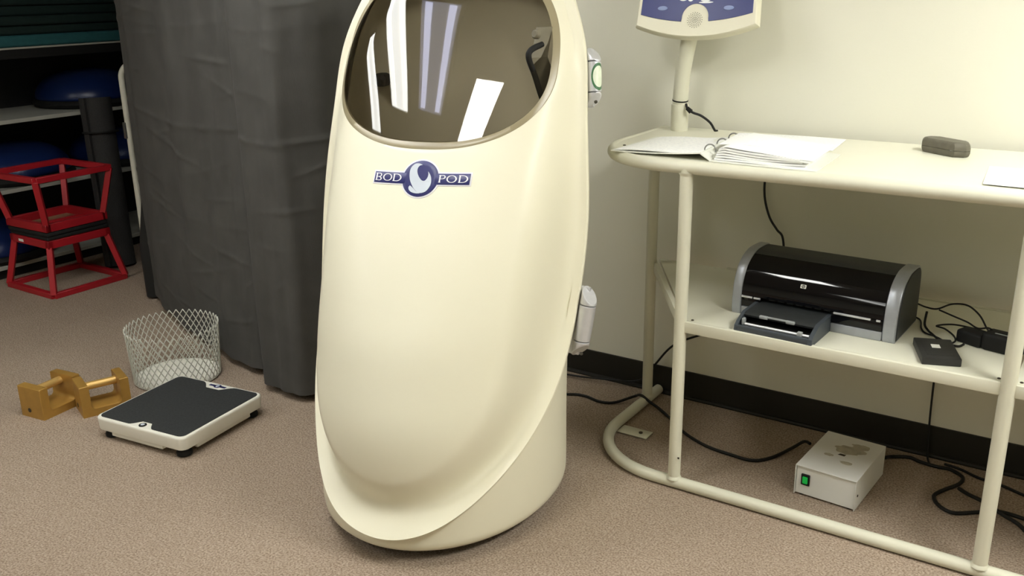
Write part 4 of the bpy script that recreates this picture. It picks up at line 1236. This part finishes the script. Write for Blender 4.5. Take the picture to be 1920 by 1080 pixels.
lb = MB(TX).box((-.075, -HT - .0156, .276), (.045, .001, .014)).build('label', 'label_white', rb)

# ================================================================== STORAGE SHELVES
SHX, SHD, SY0, SY1 = -5.20, .58, 2.20, 4.45
sh = thing('storage_shelf', (SHX - SHD / 2, 3.3, 0), 'dark storage shelving with pale boards in the alcove at the left', 'shelf')
for z, th, mm in ((.080, .022, 'shelf_white'), (.500, .022, 'shelf_white'), (.880, .022, 'shelf_white'), (1.262, .010, 'shelf_white'), (1.72, .022, 'shelf_black')):
    MB().box((SHX - SHD / 2, (SY0 + SY1) / 2, z - th / 2), (SHD, SY1 - SY0, th), bevel=.002, seg=1).build('shelf_board', mm, sh, 40)
for x in (SHX - .04, SHX - SHD + .02):
    for y in (SY0 + .02, SY1 - .02):
        MB().box((x, y, .87), (.035, .035, 1.74), bevel=.002, seg=1).build('upright', 'shelf_black', sh, 40)
MB().box((SHX - .05, (SY0 + SY1) / 2, .027), (.02, SY1 - SY0 - .08, .054)).build('kick_board', 'shelf_black', sh)
MB().box((SHX - .012, (SY0 + SY1) / 2, 1.227), (.016, SY1 - SY0 - .05, .05)).build('shelf_beam', 'shelf_black', sh)
MB().box((SHX - SHD + .004, (SY0 + SY1) / 2, .87), (.008, SY1 - SY0, 1.72)).build('back_panel', 'shelf_black', sh)

TDm = Matrix.Translation((-5.50, 3.46, .8805))
dm = thing('balance_dome', (0, 0, 0), 'blue half-ball balance dome on the upper pale shelf above the red boxes', 'balance trainer', 'blue balance domes', T=TDm)
MB(TDm).lathe([(.29, 0), (.315, .008), (.325, .025), (.315, .042), (.29, .05)], 56).build('dome_base', 'rubber', dm, 50)
MB(TDm).lathe([(.300, .046)] + [(.305 * cos(t) ** .8, .05 + .165 * sin(t)) for t in [pi / 2 * k / 16 for k in range(16)]] + [(.004, .215)], 56).build('dome', 'blue_dome', dm, 60)
copy_tree(dm, Matrix.Translation((-5.50, 2.92, .5005)), 'blue balance dome on the middle shelf right behind the upturned red box')
copy_tree(dm, Matrix.Translation((-5.50, 3.62, .5005)), 'blue balance dome on the middle shelf behind the black rolled mat')
copy_tree(dm, Matrix.Translation((-5.50, 2.70, .0805)), 'blue balance dome on the lowest shelf behind the lower red box')

for k, (z, th, dx, dy, mm, lab) in enumerate(((1.2625, .062, .0, 0, 'teal', 'teal foam mat at the bottom of the mat stack on the top shelf'),
                                       (1.325, .050, -.03, .03, 'green_mat', 'dark green foam mat lying directly on the teal one'),
                                       (1.3755, .050, -.01, -.02, 'green_mat', 'dark green foam mat, second above the teal one'),
                                       (1.426, .055, -.04, .02, 'green_mat', 'dark green foam mat, third above the teal one'),
                                       (1.4815, .055, -.02, .0, 'green_mat', 'dark green foam mat on top of the mat stack'))):
    o = MB().box((SHX - .275 + dx, 3.28 + dy, z + th / 2), (.54, 1.98, th), bevel=.014, seg=3).build('exercise_mat', mm, None, 40)
    tag(o, lab, 'mat', 'foam mats on the top shelf')

# black mat rolled up and leaning on the shelves
ra_, rb_ = Vector((-4.885, 3.115, .012)), Vector((-4.965, 3.160, .975))
q = Vector((0, 0, 1)).rotation_difference((rb_ - ra_).normalized()).to_matrix().to_4x4()
TR = Matrix.Translation(ra_) @ q
LR = (rb_ - ra_).length
ro = thing('rolled_mat', (0, 0, 0), 'black foam mat rolled up and standing against the storage shelves', 'mat', T=TR)
RR = .092
turns = 4.6; N = 150
spi = [((RR * (.12 + .88 * k / N)) * cos(2 * pi * turns * k / N + 1.2), (RR * (.12 + .88 * k / N)) * sin(2 * pi * turns * k / N + 1.2)) for k in range(N + 1)]
thk = RR * .88 / turns * .86
m_ = MB(TR)
def roll_pt(i, j):
    x, y = spi[i]; r = hypot(x, y); f = (r - thk) / r if r > thk else .2
    p = [(x, y, 0), (x, y, LR - .008), (x * .985, y * .985, LR - .001), (x * (f + .01), y * (f + .01), LR - .001), (x * f, y * f, LR - .008), (x * f, y * f, 0)][j]
    return p
m_.grid(roll_pt, N + 1, 6)
m_.add([roll_pt(N, j) for j in range(6)], [(0, 1, 2, 3, 4, 5)])
m_.build('foam_roll', 'black_foam', ro, 50)
MB(TR).tube([((RR + .002) * cos(2 * pi * k / 40), (RR + .002) * sin(2 * pi * k / 40), LR * .80) for k in range(40)], .006, 6, closed=True).build('strap', 'rubber', ro, 60)

# white tube frame behind the curtain edge
tf = thing('tube_frame', (-4.40, 2.963, 0), 'white bent metal tube frame standing behind the left edge of the curtain', 'frame')
du = Vector((.80, .60, 0)); ua = Vector((-4.40, 2.963, 0)); ub = ua + du * .55
pth = [ua + Vector((0, 0, .006)), ua + Vector((0, 0, 1.12))]
for k in range(1, 9):
    t = pi / 2 * k / 8
    pth.append(ua + du * (.075 - .075 * cos(t)) + Vector((0, 0, 1.12 + .075 * sin(t))))
pth.append(ub - du * .075 + Vector((0, 0, 1.195)))
for k in range(1, 9):
    t = pi / 2 * k / 8
    pth.append(ub - du * (.075 - .075 * sin(t)) + Vector((0, 0, 1.12 + .075 * cos(t))))
pth.append(ub + Vector((0, 0, .006)))
MB().tube(pth, .016, 16).build('bent_tube', 'tube_white', tf, 60)
for p in (ua, ub): MB().lathe([(.019, 0), (.020, .03), (.017, .034)], 16, (p.x, p.y, 0)).build('tube_foot', 'rubber', tf, 50)
sqbar(MB(), ua + Vector((0, 0, .55)), ub + Vector((0, 0, .55)), .018).build('cross_rail', 'tube_white', tf, 40)
MB().box(ua + Vector((-.004, -.020, .855)), (.020, .012, .085), bevel=.004).build('clip', 'steel', tf, 40)
